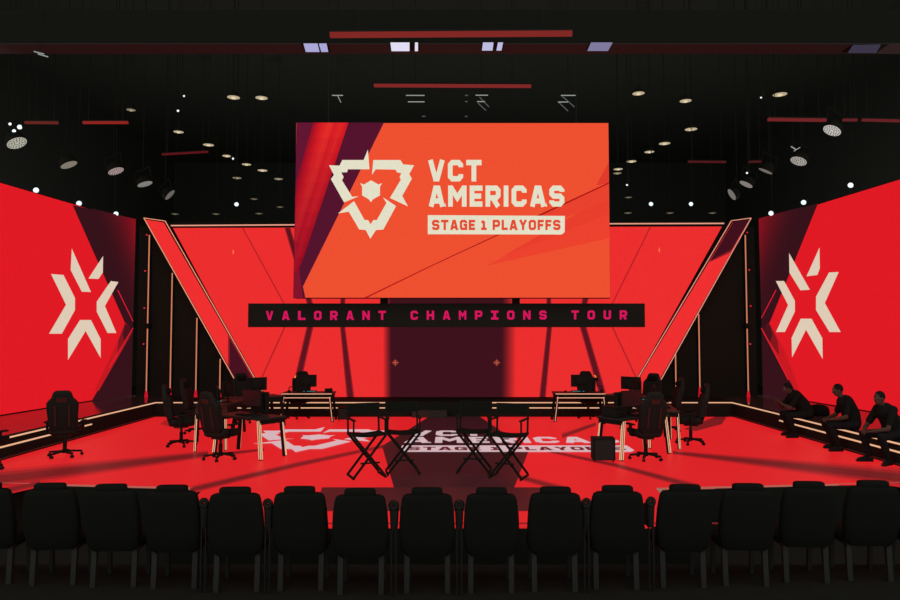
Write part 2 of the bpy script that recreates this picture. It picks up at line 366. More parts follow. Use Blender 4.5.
# side LED walls, splayed outwards
def side_wall(label, pa, pb, blocks, marks, logo, extend):
    za = ST + LH + .03
    A, B = on_z(*pa, za), on_z(*pb, za); A.z = B.z = za
    d = (B - A).normalized(); n = Vector((-d.y, d.x, 0))
    if n.y > 0: n = -n
    conv = lambda x, y: on_plane(x, y, A, n)
    far = A; near = B + d * extend; H = conv(pa[0], 221.3).z - za
    root = empty('led_wall', far.copy(), 0, label, 'LED wall')
    m = MB(); m.prism([far, near, near + Vector((0, 0, H)), far + Vector((0, 0, H))], -n * .04, glow(blocks[0])); 
    edge_x = lambda y: pa[0] + (3.6 if pa[0] < 450 else -3.6) * (pa[1] - y) / (pa[1] - 221.3)
    lim = (lambda x, y: min(x, edge_x(y))) if pa[0] < 450 else (lambda x, y: max(x, edge_x(y)))
    for k, (px, c) in enumerate(blocks[1:]): layer(m, conv, n, k + 1, [(lim(x, y), y) for x, y in px], c)
    child(m, 'display', root)
    m = MB(); q = [far - d * .06 - Vector((0, 0, .03)), near - Vector((0, 0, .03)), near + Vector((0, 0, H + .03)), far - d * .06 + Vector((0, 0, H + .03))]
    m.prism([p - n * .045 for p in q], -n * .12, M_CASE); child(m, 'cabinet', root)
    m = MB()
    for px in logo: layer(m, conv, n, 24, px, (222, 204, 182))
    tag(child(m, 'emblem', root), 'cream emblem of angular strokes')
    m = MB()
    for px in marks: layer(m, conv, n, 25, px, (236, 30, 48))
    tag(child(m, 'chevron_lines', root), 'thin bright red chevron lines')
RD, MR = (224, 26, 36), (54, 18, 26)
lo = [[(70.8, 248.5), (69.7, 270), (80.8, 291.7), (90, 292)], [(102.2, 256), (101.9, 272.5), (97.5, 279), (87.5, 278.5)],
      [(50, 274), (62.5, 275), (74, 298), (74, 310), (60.8, 333.7), (48, 333.7), (65, 304.7)],
      [(110, 281), (117.5, 282), (104, 306), (115.5, 333), (106.7, 333), (95.8, 311.7), (95.8, 301.7)],
      [(79, 320), (90, 320), (99.7, 339), (99.7, 358), (84.7, 331), (67, 360), (67, 339)]]
blk = [RD, ([(72.5, 205), (140, 219), (140, 402), (91, 402), (132, 330), (124.5, 322)], MR)]
for i in range(14):                         # red haze of the picture at its upper corner
    f = i / 13
    blk.append(([(92 + 42 * f, 208.5 + 11 * f), (140, 219), (140, 315 - 78 * f)], (56 + int(84 * f ** 1.6), 18, 26 + int(4 * f))))
blk += [([(132.3, 331), (124.5, 323), (112, 352), (94, 390), (98, 391)], (196, 25, 33)), ([(132.3, 331), (124.5, 323), (118, 340), (116, 356)], (132, 22, 30)), ([(131.6, 330), (124.8, 323.5), (122, 334), (124, 342)], (74, 19, 27))]
side_wall('red LED wall beside the lone office chair with a cream angular emblem', (131.6, 393.9), (0, 414.9), blk,
          [[(116.3, 290), (117.3, 290), (132.6, 321.5), (131.8, 321.5)], [(132.6, 328), (131.7, 328), (107.5, 367.5), (108.6, 367.5)]], lo, 5)
ro = [[(790, 253), (790.3, 272.5), (801.3, 290.3), (810.8, 289.7)], [(820.5, 247.5), (820.8, 268.3), (818.3, 275), (807.5, 276.3)],
      [(776.7, 281), (785, 281), (795.8, 300.8), (795.8, 311.7), (785.8, 332), (777, 332), (789, 305)],
      [(830, 272.5), (839.7, 272), (825.8, 303), (841.7, 332), (830.5, 332), (817, 310), (817, 296.7)],
      [(801.7, 318.7), (812.5, 318.7), (823.3, 338.3), (823.7, 359), (807, 329.7), (793, 357.5), (792.5, 338)]]
blk = [RD, ([(818, 203.5), (755, 219), (755, 402), (801, 402), (763, 330), (770, 322)], MR)]
for i in range(14):
    f = i / 13
    blk.append(([(802 - 42 * f, 207 + 11 * f), (755, 219), (755, 315 - 78 * f)], (56 + int(84 * f ** 1.6), 18, 26 + int(4 * f))))
blk += [([(762.6, 331), (770, 323), (786, 352), (800, 390), (796, 391)], (200, 25, 33)), ([(762.6, 331), (770, 323), (778, 340), (780, 356)], (132, 22, 30)), ([(763, 330), (769.8, 323.5), (773, 334), (771, 342)], (74, 19, 27))]
side_wall('red LED wall behind the three seated people with a cream angular emblem', (762.9, 393.4), (900, 416), blk,
          [[(777.5, 290), (776.5, 290), (762, 318), (762.8, 318)], [(761.8, 328), (762.8, 328), (790, 380), (788.9, 380)]], ro, 5)

# leaning fins
YN = 21.38
def fin(label, quad, extra, cstrip):
    cn = lambda x, y: on_y(x, y, YN)
    root = empty('led_fin', cn(*quad[3]), 0, label, 'LED panel')
    m = MB(); m.prism([cn(x, y) for x, y in quad], (0, .03, 0), glow((240, 47, 48)))
    for k, (px, c) in enumerate(extra): layer(m, cn, TO_CAM, k + 1, px, c)
    child(m, 'display', root)
    c = Vector((sum(p[0] for p in quad) / 4, sum(p[1] for p in quad) / 4, 0))
    gx = [(x + (1.6 if x > (c.x + (y - c.y) * s_) else -1.6), y - (1.5 if y < 250 else 0)) for (x, y), s_ in zip(quad, [0.57 if quad[0][0] < 450 else -.57] * 4)]
    m = MB(); m.prism([cn(x, y) + Vector((0, .032, 0)) for x, y in gx], (0, .1, 0), M_CASE); child(m, 'cabinet', root)
    for i in ((0, 1), (1, 2), (0, 3)):
        m = MB(); m.bar(cn(*gx[i[0]]) + Vector((0, .0, 0)), cn(*gx[i[1]]) + Vector((0, .0, 0)), .022, .03, glow(cstrip), (0, 1, 0)); child(m, 'light_strip', root)
fin('slanted LED fin at the lone chair side, red with maroon lower end', [(145.5, 219.5), (163.5, 222.5), (263.5, 396.5), (245.8, 396.5)],
    [([(229.5, 337.5), (263.5, 396.5), (245.8, 396.5), (229.5, 368)], (72, 17, 32)), ([(228, 334.8), (229.5, 337.5), (229.5, 368), (228, 365.3)], (150, 30, 38))], (236, 150, 116))
fin('slanted LED fin at the seated people side, red with maroon upper end', [(749.5, 219.5), (733, 222.2), (628.5, 396.5), (650, 396.5)],
    [([(749.5, 219.5), (733, 222.2), (710, 260.8), (732, 249.5)], (64, 17, 28)), ([(710, 260.8), (732, 249.5), (730.5, 252.5), (709, 262.4)], (140, 28, 36))], (226, 146, 126))

# upright light tubes on the black set wall
tubes = [(151, 235, 147.8, 391, 'tall light tube on the black wall next to the lone chair side LED wall'), (173.3, 273, 171.2, 388, 'light tube second from the lone chair side LED wall'),
         (197.3, 318, 196.6, 390, 'light tube third from the lone chair side LED wall'), (220.6, 359, 219.8, 392, 'shortest light tube beside the fin with the maroon lower end'),
         (743.5, 235, 747, 391, 'tall light tube on the black wall next to the LED wall behind the seated people'), (698, 314, 699.4, 387, 'light tube below the fin with the maroon upper end, longer of two'),
         (675.2, 353, 675.8, 388, 'shortest light tube below the fin with the maroon upper end')]
for i, (x0, y0, x1, y1, lb) in enumerate(tubes):
    p, q = on_y((x0 + x1) / 2, y0, 21.62), on_y((x0 + x1) / 2, y1, 21.62); q.x = p.x
    root = empty('light_tube', (p.x, 21.62, ST + LH), 0, lb, 'tube light', 'upright light tubes')
    m = MB(); m.cyl(p, q, .018, .018, glow((208, 126, 94)), 10); child(m, 'tube', root)
    m = MB(); m.box((p.x, 21.70, (p.z + q.z) / 2), (.05, .1, p.z - q.z), M_CASE); child(m, 'housing', root)
    m = MB(); m.cyl(q, (q.x, q.y, ST + LH), .03, .055, glow((200, 20, 40)), 10); tag(child(m, 'red_reflection', root), 'red reflection painted as a glowing foot')  # reflection at the tube's lower end, painted as emission
    if i in (0, 4):
        m = MB(); cz = on_y(748, 326, 21.6).z; m.cyl((p.x, 21.56, cz), (p.x, 21.72, cz), .085, .085, M_CASE, 16); child(m, 'clamp', root)
for i, (x, y) in enumerate([(147, 235), (145.4, 271), (144.6, 308), (143.8, 344), (747, 232.6), (749, 270), (750.4, 306), (750, 344)]):
    p = on_y(x, y, 21.74); sd = 'lone chair side' if i < 4 else 'seated people side'
    root = empty('indicator_light', p, 0, 'tiny red indicator light on the black wall, %s, %s from the top' % (sd, NTH[i % 4]), 'indicator light', 'red indicator lights on the set wall')
    m = MB(); m.cyl(p, p + Vector((0, -.035, 0)), .03, .024, glow((196, 40, 58)), 10); child(m, 'lens', root)
    m = MB(); m.cyl(p + Vector((0, .02, 0)), p + Vector((0, -.012, 0)), .045, .045, M_CASE, 12); child(m, 'wall_mount_ring', root)

# hanging screen
YS = 18.0
cs = lambda x, y: on_y(x, y, YS)
scr = empty('hanging_screen', cs(452.5, 297.5), 0, 'large orange screen hanging above the stage with a cream shield emblem and event title', 'screen')
b = MB(); Q = [(297, 123), (608.3, 123.3), (610.4, 298), (293.8, 297.6)]
x0, x1 = cs(295.4, 210).x, cs(609.3, 210).x; z0, z1 = cs(450, 297.6).z, cs(450, 123.1).z
b.prism([(x0, YS, z0), (x1, YS, z0), (x1, YS, z1), (x0, YS, z1)], (0, .04, 0), glow((238, 80, 48)))
S = lambda k, px, c: layer(b, cs, TO_CAM, k, px, c)
S(1, [(293.2, 298.2), (296.6, 122.6), (384, 122.6), (303, 286.5), (305.5, 298.2)], (84, 20, 46))
SR = [(313.5, 122.6, 348.5), (162, 303, 335.5), (210, 296, 319.5), (270, 295, 299)]
S(2, [(296.6, 122.6), (313.5, 122.6), (303.5, 158), (296, 190)], (98, 22, 50))
def edge(y, col):
    for (ya, la, ra), (yb, lb, rb) in zip(SE[:-1], SE[1:]):
        if y <= yb: t = (y - ya) / (yb - ya); return (la + (lb - la) * t, ra + (rb - ra) * t)[col]
    return SE[-1][1 + col]
SE = [(122.6, 313.5, 348.5), (162, 302, 335.5), (210, 288, 319.5), (272, 270, 298.5)]
PROF = [(0, (150, 20, 40)), (.1, (190, 22, 36)), (.3, (222, 36, 38)), (.5, (234, 52, 42)), (.62, (218, 32, 36)), (.8, (228, 40, 40)), (1.0, (206, 26, 34))]
def prof(a):
    for (a0, c0), (a1, c1) in zip(PROF[:-1], PROF[1:]):
        if a <= a1: t = (a - a0) / (a1 - a0); return tuple(u + (v - u) * t for u, v in zip(c0, c1))
for r_ in range(10):
    ya, yb_ = 122.6 + 149.4 * r_ / 10, 122.6 + 149.4 * (r_ + 1) / 10; fd = (r_ + .5) / 10
    for q_ in range(12):
        a0, a1 = q_ / 12, (q_ + 1) / 12; xs = []
        for yy in (ya, yb_):
            l_, r2 = edge(yy, 0), edge(yy, 1); xs += [l_ + (r2 - l_) * a0, l_ + (r2 - l_) * a1]
        lim = 296.2 - (ya - 123) * .0125
        if max(xs) <= lim: continue
        xs = [max(x, lim) for x in xs]; c = prof((a0 + a1) / 2); k = 1 - .30 * fd
        S(3, [(xs[0], ya), (xs[1], ya), (xs[3], yb_), (xs[2], yb_)], (int(c[0] * k) // 3 * 3, int(c[1] * k * (1 - .3 * fd)) // 3 * 3, int(c[2]) // 3 * 3))
S(2, [(294, 262), (299, 268), (303, 287), (305, 298.2), (293.6, 298.2)], (128, 20, 42))
S(3, [(299, 268), (301, 264), (303, 287), (305.4, 298.2), (303, 298.2)], (84, 20, 46))
for k, (px, c) in enumerate([([(485, 266), (608.9, 207), (609.8, 238)], (236, 66, 46)), ([(500, 258), (608.9, 195), (609, 214)], (232, 62, 45)), ([(596, 185.7), (608.7, 162), (608.7, 183)], (226, 58, 44)),
        ([(541, 214.7), (608.7, 183), (608.8, 200), (545, 226)], (233, 66, 46))]): S(1 + k, px, c)
S(6, [(364, 297.8), (435, 263.6), (499, 233.8), (541, 213.7), (608.8, 182.4), (608.8, 183.8), (541, 215.6), (499, 235), (435, 264.6), (367, 297.8)], (172, 22, 24))
child(b, 'display', scr)
b = MB(); b.box(((x0 + x1) / 2, YS + .16, (z0 + z1) / 2), (x1 - x0 + .03, .22, z1 - z0 + .03), M_CASE); child(b, 'cabinet', scr)
CR = (228, 224, 200)
b = MB()
for p in EMBLEM: layer(b, cs, TO_CAM, 12, [(320 + x / 5.714, 140 + y / 5.714) for x, y in p], CR)
tag(child(b, 'emblem', scr), 'cream angular shield emblem')
b = MB()
def stext(txt, xa, xb, yb, yt, c, k=12, **kw):
    for q in text_polys(txt, xa, xb, **kw): layer(b, cs, TO_CAM, k, [(x, yb + (yt - yb) * y) for x, y in q], c)
stext('VCT', 428, 481.5, 181.6, 160, CR); stext('AMERICAS', 428.5, 564.3, 206.8, 185.6, CR)
layer(b, cs, TO_CAM, 12, [(427.8, 215.2), (564.8, 216), (564.6, 232), (561.6, 234.6), (427.8, 234.3)], CR)
stext('STAGE 1 PLAYOFFS', 432, 560.4, 230.2, 219.9, (226, 76, 48), 14)
tag(child(b, 'lettering', scr), 'cream title lettering')
for x in (x0 + .8, x1 - .8):
    m = MB(); m.cyl((x, YS + .2, z1), (x, YS + .2, CZ), .012, .012, M_METAL, 8); child(m, 'hanger_cable', scr)
# hanging sign
YG = 18.45
cg = lambda x, y: on_y(x, y, YG)
sg = empty('hanging_sign', cg(446.5, 327), 0, 'long black sign with spaced magenta lettering hanging under the orange screen', 'sign')
gx0, gx1, gz0, gz1 = cg(248, 315).x, cg(645, 315).x, cg(446, 327.2).z, cg(446, 303.4).z
b = MB(); b.box(((gx0 + gx1) / 2, YG + .06, (gz0 + gz1) / 2), (gx1 - gx0, .12, gz1 - gz0), M_SET); child(b, 'board', sg, bevel=.008)
txt = 'VALORANT CHAMPIONS TOUR'
for i, ch in enumerate(txt):
    if ch == ' ': continue
    b = MB(); cx = 269.6 + i * 16.08; yb, yt = 320.0 - i * .03, 311.0 - i * .03
    for q in text_polys(ch, cx - 3.7, cx + 3.7, t=.24, serif_i=True): layer(b, cg, TO_CAM, 2, [(x, yb + (yt - yb) * y) for x, y in q], (214, 22, 92))
    child(b, 'letter', sg)
for x in (384, 516):
    m = MB(); p = cg(x, 303.4); m.box((p.x, YG + .02, p.z + .1), (.2, .1, .22), M_CASE); child(m, 'hanger_bracket', sg)

# ------------------------------------------------------------------ furniture
def lean(mb_build, o, a): pass
def make_gaming_chair():
    root = empty('gaming_chair', (0, 0, 0), 0, None, 'chair')
    m = MB()
    for k in range(5):
        a = 2 * PI * k / 5 + .3; d = Vector((math.cos(a), math.sin(a), 0))
        m.bar(Vector((0, 0, .115)), d * .3 + Vector((0, 0, .085)), .05, .035, M_PLASTIC)
    m.cyl((0, 0, .07), (0, 0, .14), .05, .045, M_PLASTIC); m.build('star_base', root, bevel=.006)
    for k in range(5):
        a = 2 * PI * k / 5 + .3; c = Vector((math.cos(a) * .3, math.sin(a) * .3, .031)); t = Vector((-math.sin(a), math.cos(a), 0))
        m = MB(); m.cyl(c - t * .026, c - t * .006, .03, .03, M_PLASTIC, 12); m.cyl(c + t * .006, c + t * .026, .03, .03, M_PLASTIC, 12); m.cyl(c + Vector((0, 0, .0)), c + Vector((0, 0, .06)), .009, .009, M_PLASTIC, 8)
        m.build('caster', root)
    m = MB(); m.cyl((0, 0, .13), (0, 0, .3), .036, .036, M_PLASTIC); m.cyl((0, 0, .28), (0, 0, .42), .024, .024, M_METAL); m.box((0, 0, .42), (.2, .28, .05), M_METAL); m.build('gas_column', root, smooth=True)
    m = MB(); m.loft([(0, .02, .44, .22, .23), (0, .02, .46, .25, .26), (0, .02, .51, .265, .27), (0, .02, .545, .25, .255), (0, .02, .552, .2, .21)], M_LEATHER)
    for sx in (-1, 1): m.loft([(sx * .225, .03, .5, .04, .22), (sx * .23, .03, .55, .045, .23), (sx * .23, .03, .585, .03, .2)], M_LEATHER, 14)
    seat = m.build('seat', root, smooth=True)
    m = MB(); sec = []
    for z, w, d in ((.5, .19, .035), (.54, .22, .05), (.66, .245, .055), (.82, .262, .058), (.98, .275, .06), (1.07, .272, .058), (1.12, .235, .055), (1.17, .185, .052), (1.24, .165, .05), (1.285, .14, .045), (1.305, .1, .03)):
        sec.append((0, -.2 - (z - .5) * .2, z, w, d))
    m.loft(sec, M_LEATHER, 28)
    for sx in (-1, 1):
        m.loft([(sx * .215, -.17 - (z - .5) * .2, z, .04, .055) for z in (.6, .66, .9, 1.02, 1.07)], M_LEATHER, 14)
    m.build('backrest', root, smooth=True)
    m = MB()
    for sx in (-1, 1):
        m.loft([(sx * .12, -.262 - (z - .5) * .2, z, .018, .012) for z in (.62, .7, .95, 1.02)], M_REDTRIM, 12)
    m.loft([(0, -.258 - (z - .5) * .2, z, .09, .012) for z in (1.08, 1.1, 1.15, 1.17)], M_REDTRIM, 14)
    tag(m.build('back_trim', root, smooth=True), 'dull red trim on the back')
    m = MB(); m.loft([(0, -.27, 1.1, .1, .03), (0, -.265, 1.13, .13, .045), (0, -.275, 1.2, .13, .045), (0, -.285, 1.23, .1, .03)], M_FABRIC, 18); m.build('head_pillow', root, smooth=True)
    for sx in (-1, 1):
        m = MB(); m.bar((sx * .24, 0, .46), (sx * .315, 0, .47), .06, .03, M_PLASTIC, (0, 0, 1)); m.box((sx * .315, 0, .57), (.035, .07, .2), M_PLASTIC)
        m.box((sx * .315, .02, .68), (.085, .25, .03), M_PLASTIC); m.build('armrest', root, bevel=.008)
    return root
def make_desk(style):
    root = empty('team_desk', (0, 0, 0), 0, None, 'desk')
    W, D, H = 1.4, .64, .78
    m = MB(); m.box((0, 0, H - .02), (W, D, .04), M_DESK); m.build('tabletop', root, bevel=.006)
    m = MB()
    m.box((0, D / 2 - .03, H - .09), (W - .06, .025, .1), M_PLASTIC)
    for sx in (-1, 1): m.box((sx * (W / 2 - .04), 0, H - .08), (.025, D - .08, .08), M_PLASTIC)
    m.build('apron', root)
    if style == 'front': m = MB(); m.box((0, D / 2 + .006, H - .022), (W - .04, .012, .022), glow((236, 170, 136))); m.build('light_strip', root)
    if style == 'front': m = MB(); m.box((0, D / 2 - .01, H - .128), (W - .1, .014, .02), glow((236, 170, 136))); m.build('light_strip', root)
    for sx in (-1, 1):
        for sy in (-1, 1):
            p = Vector((sx * (W / 2 - .09), sy * (D / 2 - .05), H - .05)); q = Vector((sx * (W / 2 + .0), sy * (D / 2 - .03), .0))
            m = MB(); m.bar(p, q, .07, .045, M_PLASTIC, (0, 1, 0)); lg = m.build('leg', root)
            m = MB()
            if style == 'dark' or (style == 'front' and sy < 0): continue
            o1 = Vector((0, sy * .026, 0)); o2 = Vector((sx * .04, 0, 0)); ez = Vector((0, 0, .02))
            if style == 'front': m.bar(p + o1, q + o1 + ez, .018, .01, glow((236, 160, 130)), (0, 1, 0))
            else:
                m.bar(p + o1 + o2 * -.6, q + o1 + o2 * -.6 + ez, .014, .01, glow(WARM), (0, 1, 0)); m.bar(p + o1 + o2 * .6, q + o1 + o2 * .6 + ez, .02, .01, glow(WARM), (0, 1, 0))
                m.bar(p + o2, q + o2 + ez, .012, .018, glow(WARM), (0, 1, 0))
            m.build('leg_light', lg)
    return root
def make_monitor():
    root = empty('monitor', (0, 0, 0), 0, None, 'monitor')
    m = MB(); m.box((0, 0, .008), (.26, .2, .016), M_PLASTIC); m.build('base', root, bevel=.004)
    m = MB(); m.bar((0, .03, .01), (0, .045, .34), .05, .03, M_PLASTIC, (0, 1, 0)); m.build('stand', root)
    m = MB(); m.box((0, 0, .32), (.56, .03, .33), M_PLASTIC); m.loft([(0, .02, .2, .1, .02), (0, .03, .25, .16, .03), (0, .03, .38, .16, .03), (0, .02, .43, .1, .02)], M_PLASTIC, 18)
    hs = m.build('housing', root, bevel=.006)
    m = MB(); m.box((0, -.016, .325), (.54, .004, .3), surf('dark_glass', (.01, .01, .012), .2, spec=.5)); m.build('screen', hs)
    return root
def make_keyboard():
    root = empty('keyboard', (0, 0, 0), 0, None, 'keyboard')
    m = MB(); m.box((0, 0, .012), (.36, .13, .024), M_PLASTIC); m.build('case', root, bevel=.004)
    m = MB()
    for r in range(4):
        for c in range(12): m.box((-.154 + c * .028, -.042 + r * .028, .028), (.023, .023, .01), M_PLASTIC)
    m.build('keys', root)
    m = MB(); m.box((0, .066, .016), (.34, .004, .01), glow((60, 150, 160))); tag(m.build('edge_light', root), 'teal edge light')
    return root
def make_mouse():
    root = empty('computer_mouse', (0, 0, 0), 0, None, 'mouse')
    m = MB(); m.loft([(0, 0, 0, .03, .058), (0, 0, .015, .032, .06), (0, -.006, .03, .024, .046), (0, -.01, .038, .01, .02)], M_PLASTIC, 18, .8); bd = m.build('shell', root, smooth=True)
    m = MB(); m.cyl((-.004, .03, .03), (.004, .03, .03), .009, .009, M_METAL, 10); m.build('scroll_wheel', root)
    return root

def Wd(x, y, z=0): return Vector((x, y, ST + z))
SEAT_A, SEAT_B = 'lone chair side', 'seated people side'
desks = {'L': [(-3.97, 13.96, -35), (-5.08, 15.0, -72), (-5.35, 16.5, -95), (-5.02, 18.05, -138), (-3.87, 19.3, 180)],
         'R': [(3.62, 13.9, 35), (4.56, 15.3, 80), (4.62, 16.95, 95), (4.78, 18.36, 138), (3.53, 19.3, 180)]}
chairs = {'L': [(-4.36, 13.42, -30), (-5.72, 15.02, -75), (-6.05, 16.9, -85), (-5.5, 18.95, -140), (-4.25, 19.87, 180)],
          'R': [(3.72, 13.42, 14), (5.22, 15.3, 78), (5.32, 17.25, 85), (5.3, 18.9, 135), (3.9, 19.87, 180)]}
nm = ['nearest', 'second nearest', 'middle', 'second farthest', 'farthest']
team = {'L': 'lone chair side', 'R': 'seated people side'}
pd = make_desk('lit'); pc, pm, pk, pmo = make_gaming_chair(), make_monitor(), make_keyboard(), make_mouse()
used = False; PD = {}
for s in 'LR':
    for i, (x, y, a) in enumerate(desks[s]):
        if used and i in (2, 3, 4): dk = PD.get(i == 4); dk, u2 = (dk, True) if dk else (make_desk('front' if i == 4 else 'dark'), False); PD[i == 4] = dk
        else: dk, u2 = pd, used
        place(dk, u2, Wd(x, y), R(a), 'dark team desk%s, %s of five on the %s' % (' with lit legs' if i in (0, 1, 4) else '', nm[i], team[s]), 'team desks')
        M = Matrix.Rotation(R(a), 3, 'Z')
        off = M @ Vector(((-.0 if i < 4 else (.05 if s == 'L' else -.05)), .06 if i == 0 else .12, 0))
        place(pm, used, Wd(x, y, .78) + off, R(a), 'black monitor on the %s desk of five, %s' % (nm[i], team[s]), 'monitors on the team desks')
        off = M @ Vector((.0, -.14, 0)); place(pk, used, Wd(x, y, .78) + off, R(a), 'black keyboard with teal edge light on the %s desk, %s' % (nm[i], team[s]), 'keyboards')
        off = M @ Vector((.34, -.14, 0)); place(pmo, used, Wd(x, y, .78) + off, R(a), 'black mouse on the %s desk of five, %s' % (nm[i], team[s]), 'computer mice')
        used = True
used = False
for s in 'LR':
    for i, (x, y, a) in enumerate(chairs[s]):
        place(pc, used, Wd(x, y), R(a), 'black gaming chair at the %s team desk, %s' % (nm[i], team[s]), 'gaming chairs at the team desks'); used = True
place(pc, True, Wd(-7.5, 13.75), R(18), 'lone black gaming chair standing in front of the lit ledge, back turned', None)
place(pc, True, Wd(-8.17, 12.42), R(-17), 'black gaming chair at the edge of the view, barely showing', None)
for o in bpy.data.objects:
    if o.name.startswith('gaming_chair') and o.get('label', '').startswith(('lone', 'black gaming chair at the edge')) and o.get('group'): del o['group']

# computer towers, desk cameras, small boxes
def tower(loc, rz, size, label):
    root = empty('computer_tower', loc, rz, label, 'computer'); w, d, h = size
    m = MB(); m.box((0, 0, h / 2 + .015), (w, d, h - .03), M_PLASTIC); m.build('case', root, bevel=.01)
    m = MB(); m.box((0, -d / 2 - .004, h / 2), (w * .8, .012, h * .8), M_METAL)
    m.build('front_grille', root)
    for sx in (-1, 1):
        for sy in (-1, 1): m = MB(); m.cyl((sx * w * .4, sy * d * .4, 0), (sx * w * .4, sy * d * .4, .02), .02, .02, M_PLASTIC, 10); m.build('foot', root)
tower(Wd(2.88, 13.3), R(-4), (.42, .3, .44), 'black computer tower standing under the near end desk on the seated people side')
tower(Wd(-2.93, 19.5), 0, (.3, .4, .36), 'black computer tower on the floor beside the far end desk, lone chair side')
for s, x, y, a in (('L', *desks['L'][0]), ('R', *desks['R'][0])):
    off = Matrix.Rotation(R(a), 3, 'Z') @ Vector((0, .255, .78))
    tower(Wd(x, y) + off, R(a), (.44, .11, .44), 'slim black computer tower on the nearest team desk behind its monitor, ' + team[s])
x, y, a = desks['R'][0]; off = Matrix.Rotation(R(a), 3, 'Z') @ Vector((-.5, .06, .78))
root = empty('equipment_case', Wd(x, y) + off, R(a), 'low black equipment case on the near desk above the floor computer tower', 'case')
m = MB(); m.box((0, 0, .09), (.3, .36, .18), M_PLASTIC); m.build('case_body', root, bevel=.012)
m = MB(); m.box((0, 0, .19), (.31, .37, .025), M_PLASTIC); m.build('lid', root, bevel=.006)
m = MB(); m.tube([Vector((-.06, -.185, .1)), Vector((-.06, -.2, .1)), Vector((.06, -.2, .1)), Vector((.06, -.185, .1))], .008, M_METAL, 8); m.build('carry_handle', root)
def desk_camera(loc, sx, label):
    root = empty('desk_camera', loc, 0, label, 'camera', 'small cameras on the far end desks')
    m = MB(); m.cyl((0, 0, 0), (0, 0, .05), .05, .04, M_PLASTIC, 14); m.build('clamp', root)
    m = MB(); m.tube([Vector((0, 0, .04)), Vector((0, 0, .13)), Vector((sx * .1, 0, .15)), Vector((sx * .14, 0, .3))], .012, M_PLASTIC); m.build('arm', root)
    m = MB(); m.box((sx * .14, 0, .34), (.09, .1, .08), M_PLASTIC); m.cyl((sx * .14, -.05, .34), (sx * .14, -.09, .34), .03, .028, M_PLASTIC, 12); cb = m.build('camera_body', root, bevel=.006)
    m = MB(); m.bar((sx * .15, 0, .39), (sx * .19, 0, .45), .03, .03, glow((240, 150, 60))); tag(m.build('tally_light', root), 'amber tally light')
desk_camera(Wd(-4.42, 19.32, .78), 1, 'small camera on a bent arm with amber light, far desk, lone chair side')
desk_camera(Wd(4.2, 19.5, .78), -1, 'small camera on a bent arm with amber light, far desk, seated people side')
m = MB(); c = Wd(-3.35, 19.42, .78); root = empty('control_box', c, 0, 'small black control box on the far end desk, lone chair side', 'control box')
m = MB(); m.box((0, 0, .045), (.2, .14, .09), M_PLASTIC); m.build('case', root, bevel=.012)
m = MB(); m.cyl((.05, 0, .09), (.05, 0, .105), .022, .02, M_METAL, 12); m.build('knob', root)

# director chairs
def make_director():
    root = empty('director_chair', (0, 0, 0), 0, None, 'chair')
    w, d, sh = .27, .2, .73
    for y in (-d, d):
        for sx in (-1, 1):
            m = MB(); yy = y + sx * .012; m.bar((sx * w, yy, .03), (-sx * w, yy, sh - .03), .038, .02, M_WOOD, (0, 1, 0)); m.build('leg', root)
    for sx in (-1, 1):
        m = MB(); m.bar((sx * w, -d - .03, .015), (sx * w, d + .03, .015), .03, .03, M_WOOD); m.build('foot_rail', root)
        m = MB(); m.bar((sx * w, -d - .03, sh - .02), (sx * w, d + .03, sh - .02), .032, .035, M_WOOD); m.build('seat_rail', root)
        m = MB(); m.bar((sx * w, d, sh - .03), (sx * w, d + .05, 1.2), .03, .022, M_WOOD, (0, 1, 0)); m.build('back_post', root)
        m = MB(); m.bar((sx * w, -d + .02, sh - .03), (sx * w, -d + .02, .95), .026, .022, M_WOOD, (0, 1, 0)); m.build('arm_post', root)
        m = MB(); m.box((sx * w, -.0, .96), (.055, .46, .022), M_WOOD); m.build('armrest', root, bevel=.006)
    m = MB()
    n = 8; g = [(-w + 2 * w * i / n, sh - .0 - .025 * math.sin(PI * i / n)) for i in range(n + 1)]
    m.prism([(x, -d, z) for x, z in g] + [(x, -d, z - .03) for x, z in g[::-1]], (0, 2 * d, 0), M_CANVAS); m.build('seat', root)
    m = MB(); g = [(-w - .02 + 2 * (w + .02) * i / n, d + .035 + .03 * math.sin(PI * i / n)) for i in range(n + 1)]
    m.prism([(x, y, 1.02) for x, y in g] + [(x, y + .014, 1.02) for x, y in g[::-1]], (0, 0, .18), M_CANVAS); m.build('backrest', root)
    m = MB(); m.bar((-.16, -d - .03, .26), (.16, -d - .03, .26), .05, .02, M_WOOD); m.build('footrest', root)
    m = MB(); m.bar((0, -d, .38), (0, d, .38), .022, .022, M_WOOD); m.build('stretcher', root)
    return root
pdc = make_director()
for i, (x, y, a, lb) in enumerate([(-1.40, 11.86, 22, 'folding black director chair on the red floor, outermost on the shield emblem side'), (-.81, 12.12, 9, 'folding black director chair partly on the dark floor area beside the outermost shield side chair'),
                                   (.42, 12.25, -9, 'folding black director chair on the dark floor area before the title lettering'), (.98, 11.8, -22, 'folding black director chair outermost on the computer tower side')]):
    place(pdc, i > 0, Wd(x, y), R(a), lb, 'director chairs at centre stage')

# stuff at the back: step box in the ledge gap
p0, p1 = on_y(412, 408, 19.95), on_y(447, 408, 19.95)
m = MB(); m.box(((p0.x + p1.x) / 2, 20.05, ST + .11), (p1.x - p0.x, .26, .2), surf('brown_step', (.03, .02, .018), .7)); o = m.build('step_box', origin=((p0.x + p1.x) / 2, 20.05, ST), bevel=.008)
tag(o, 'low dark step box at the gap in the back ledge', 'step'); 

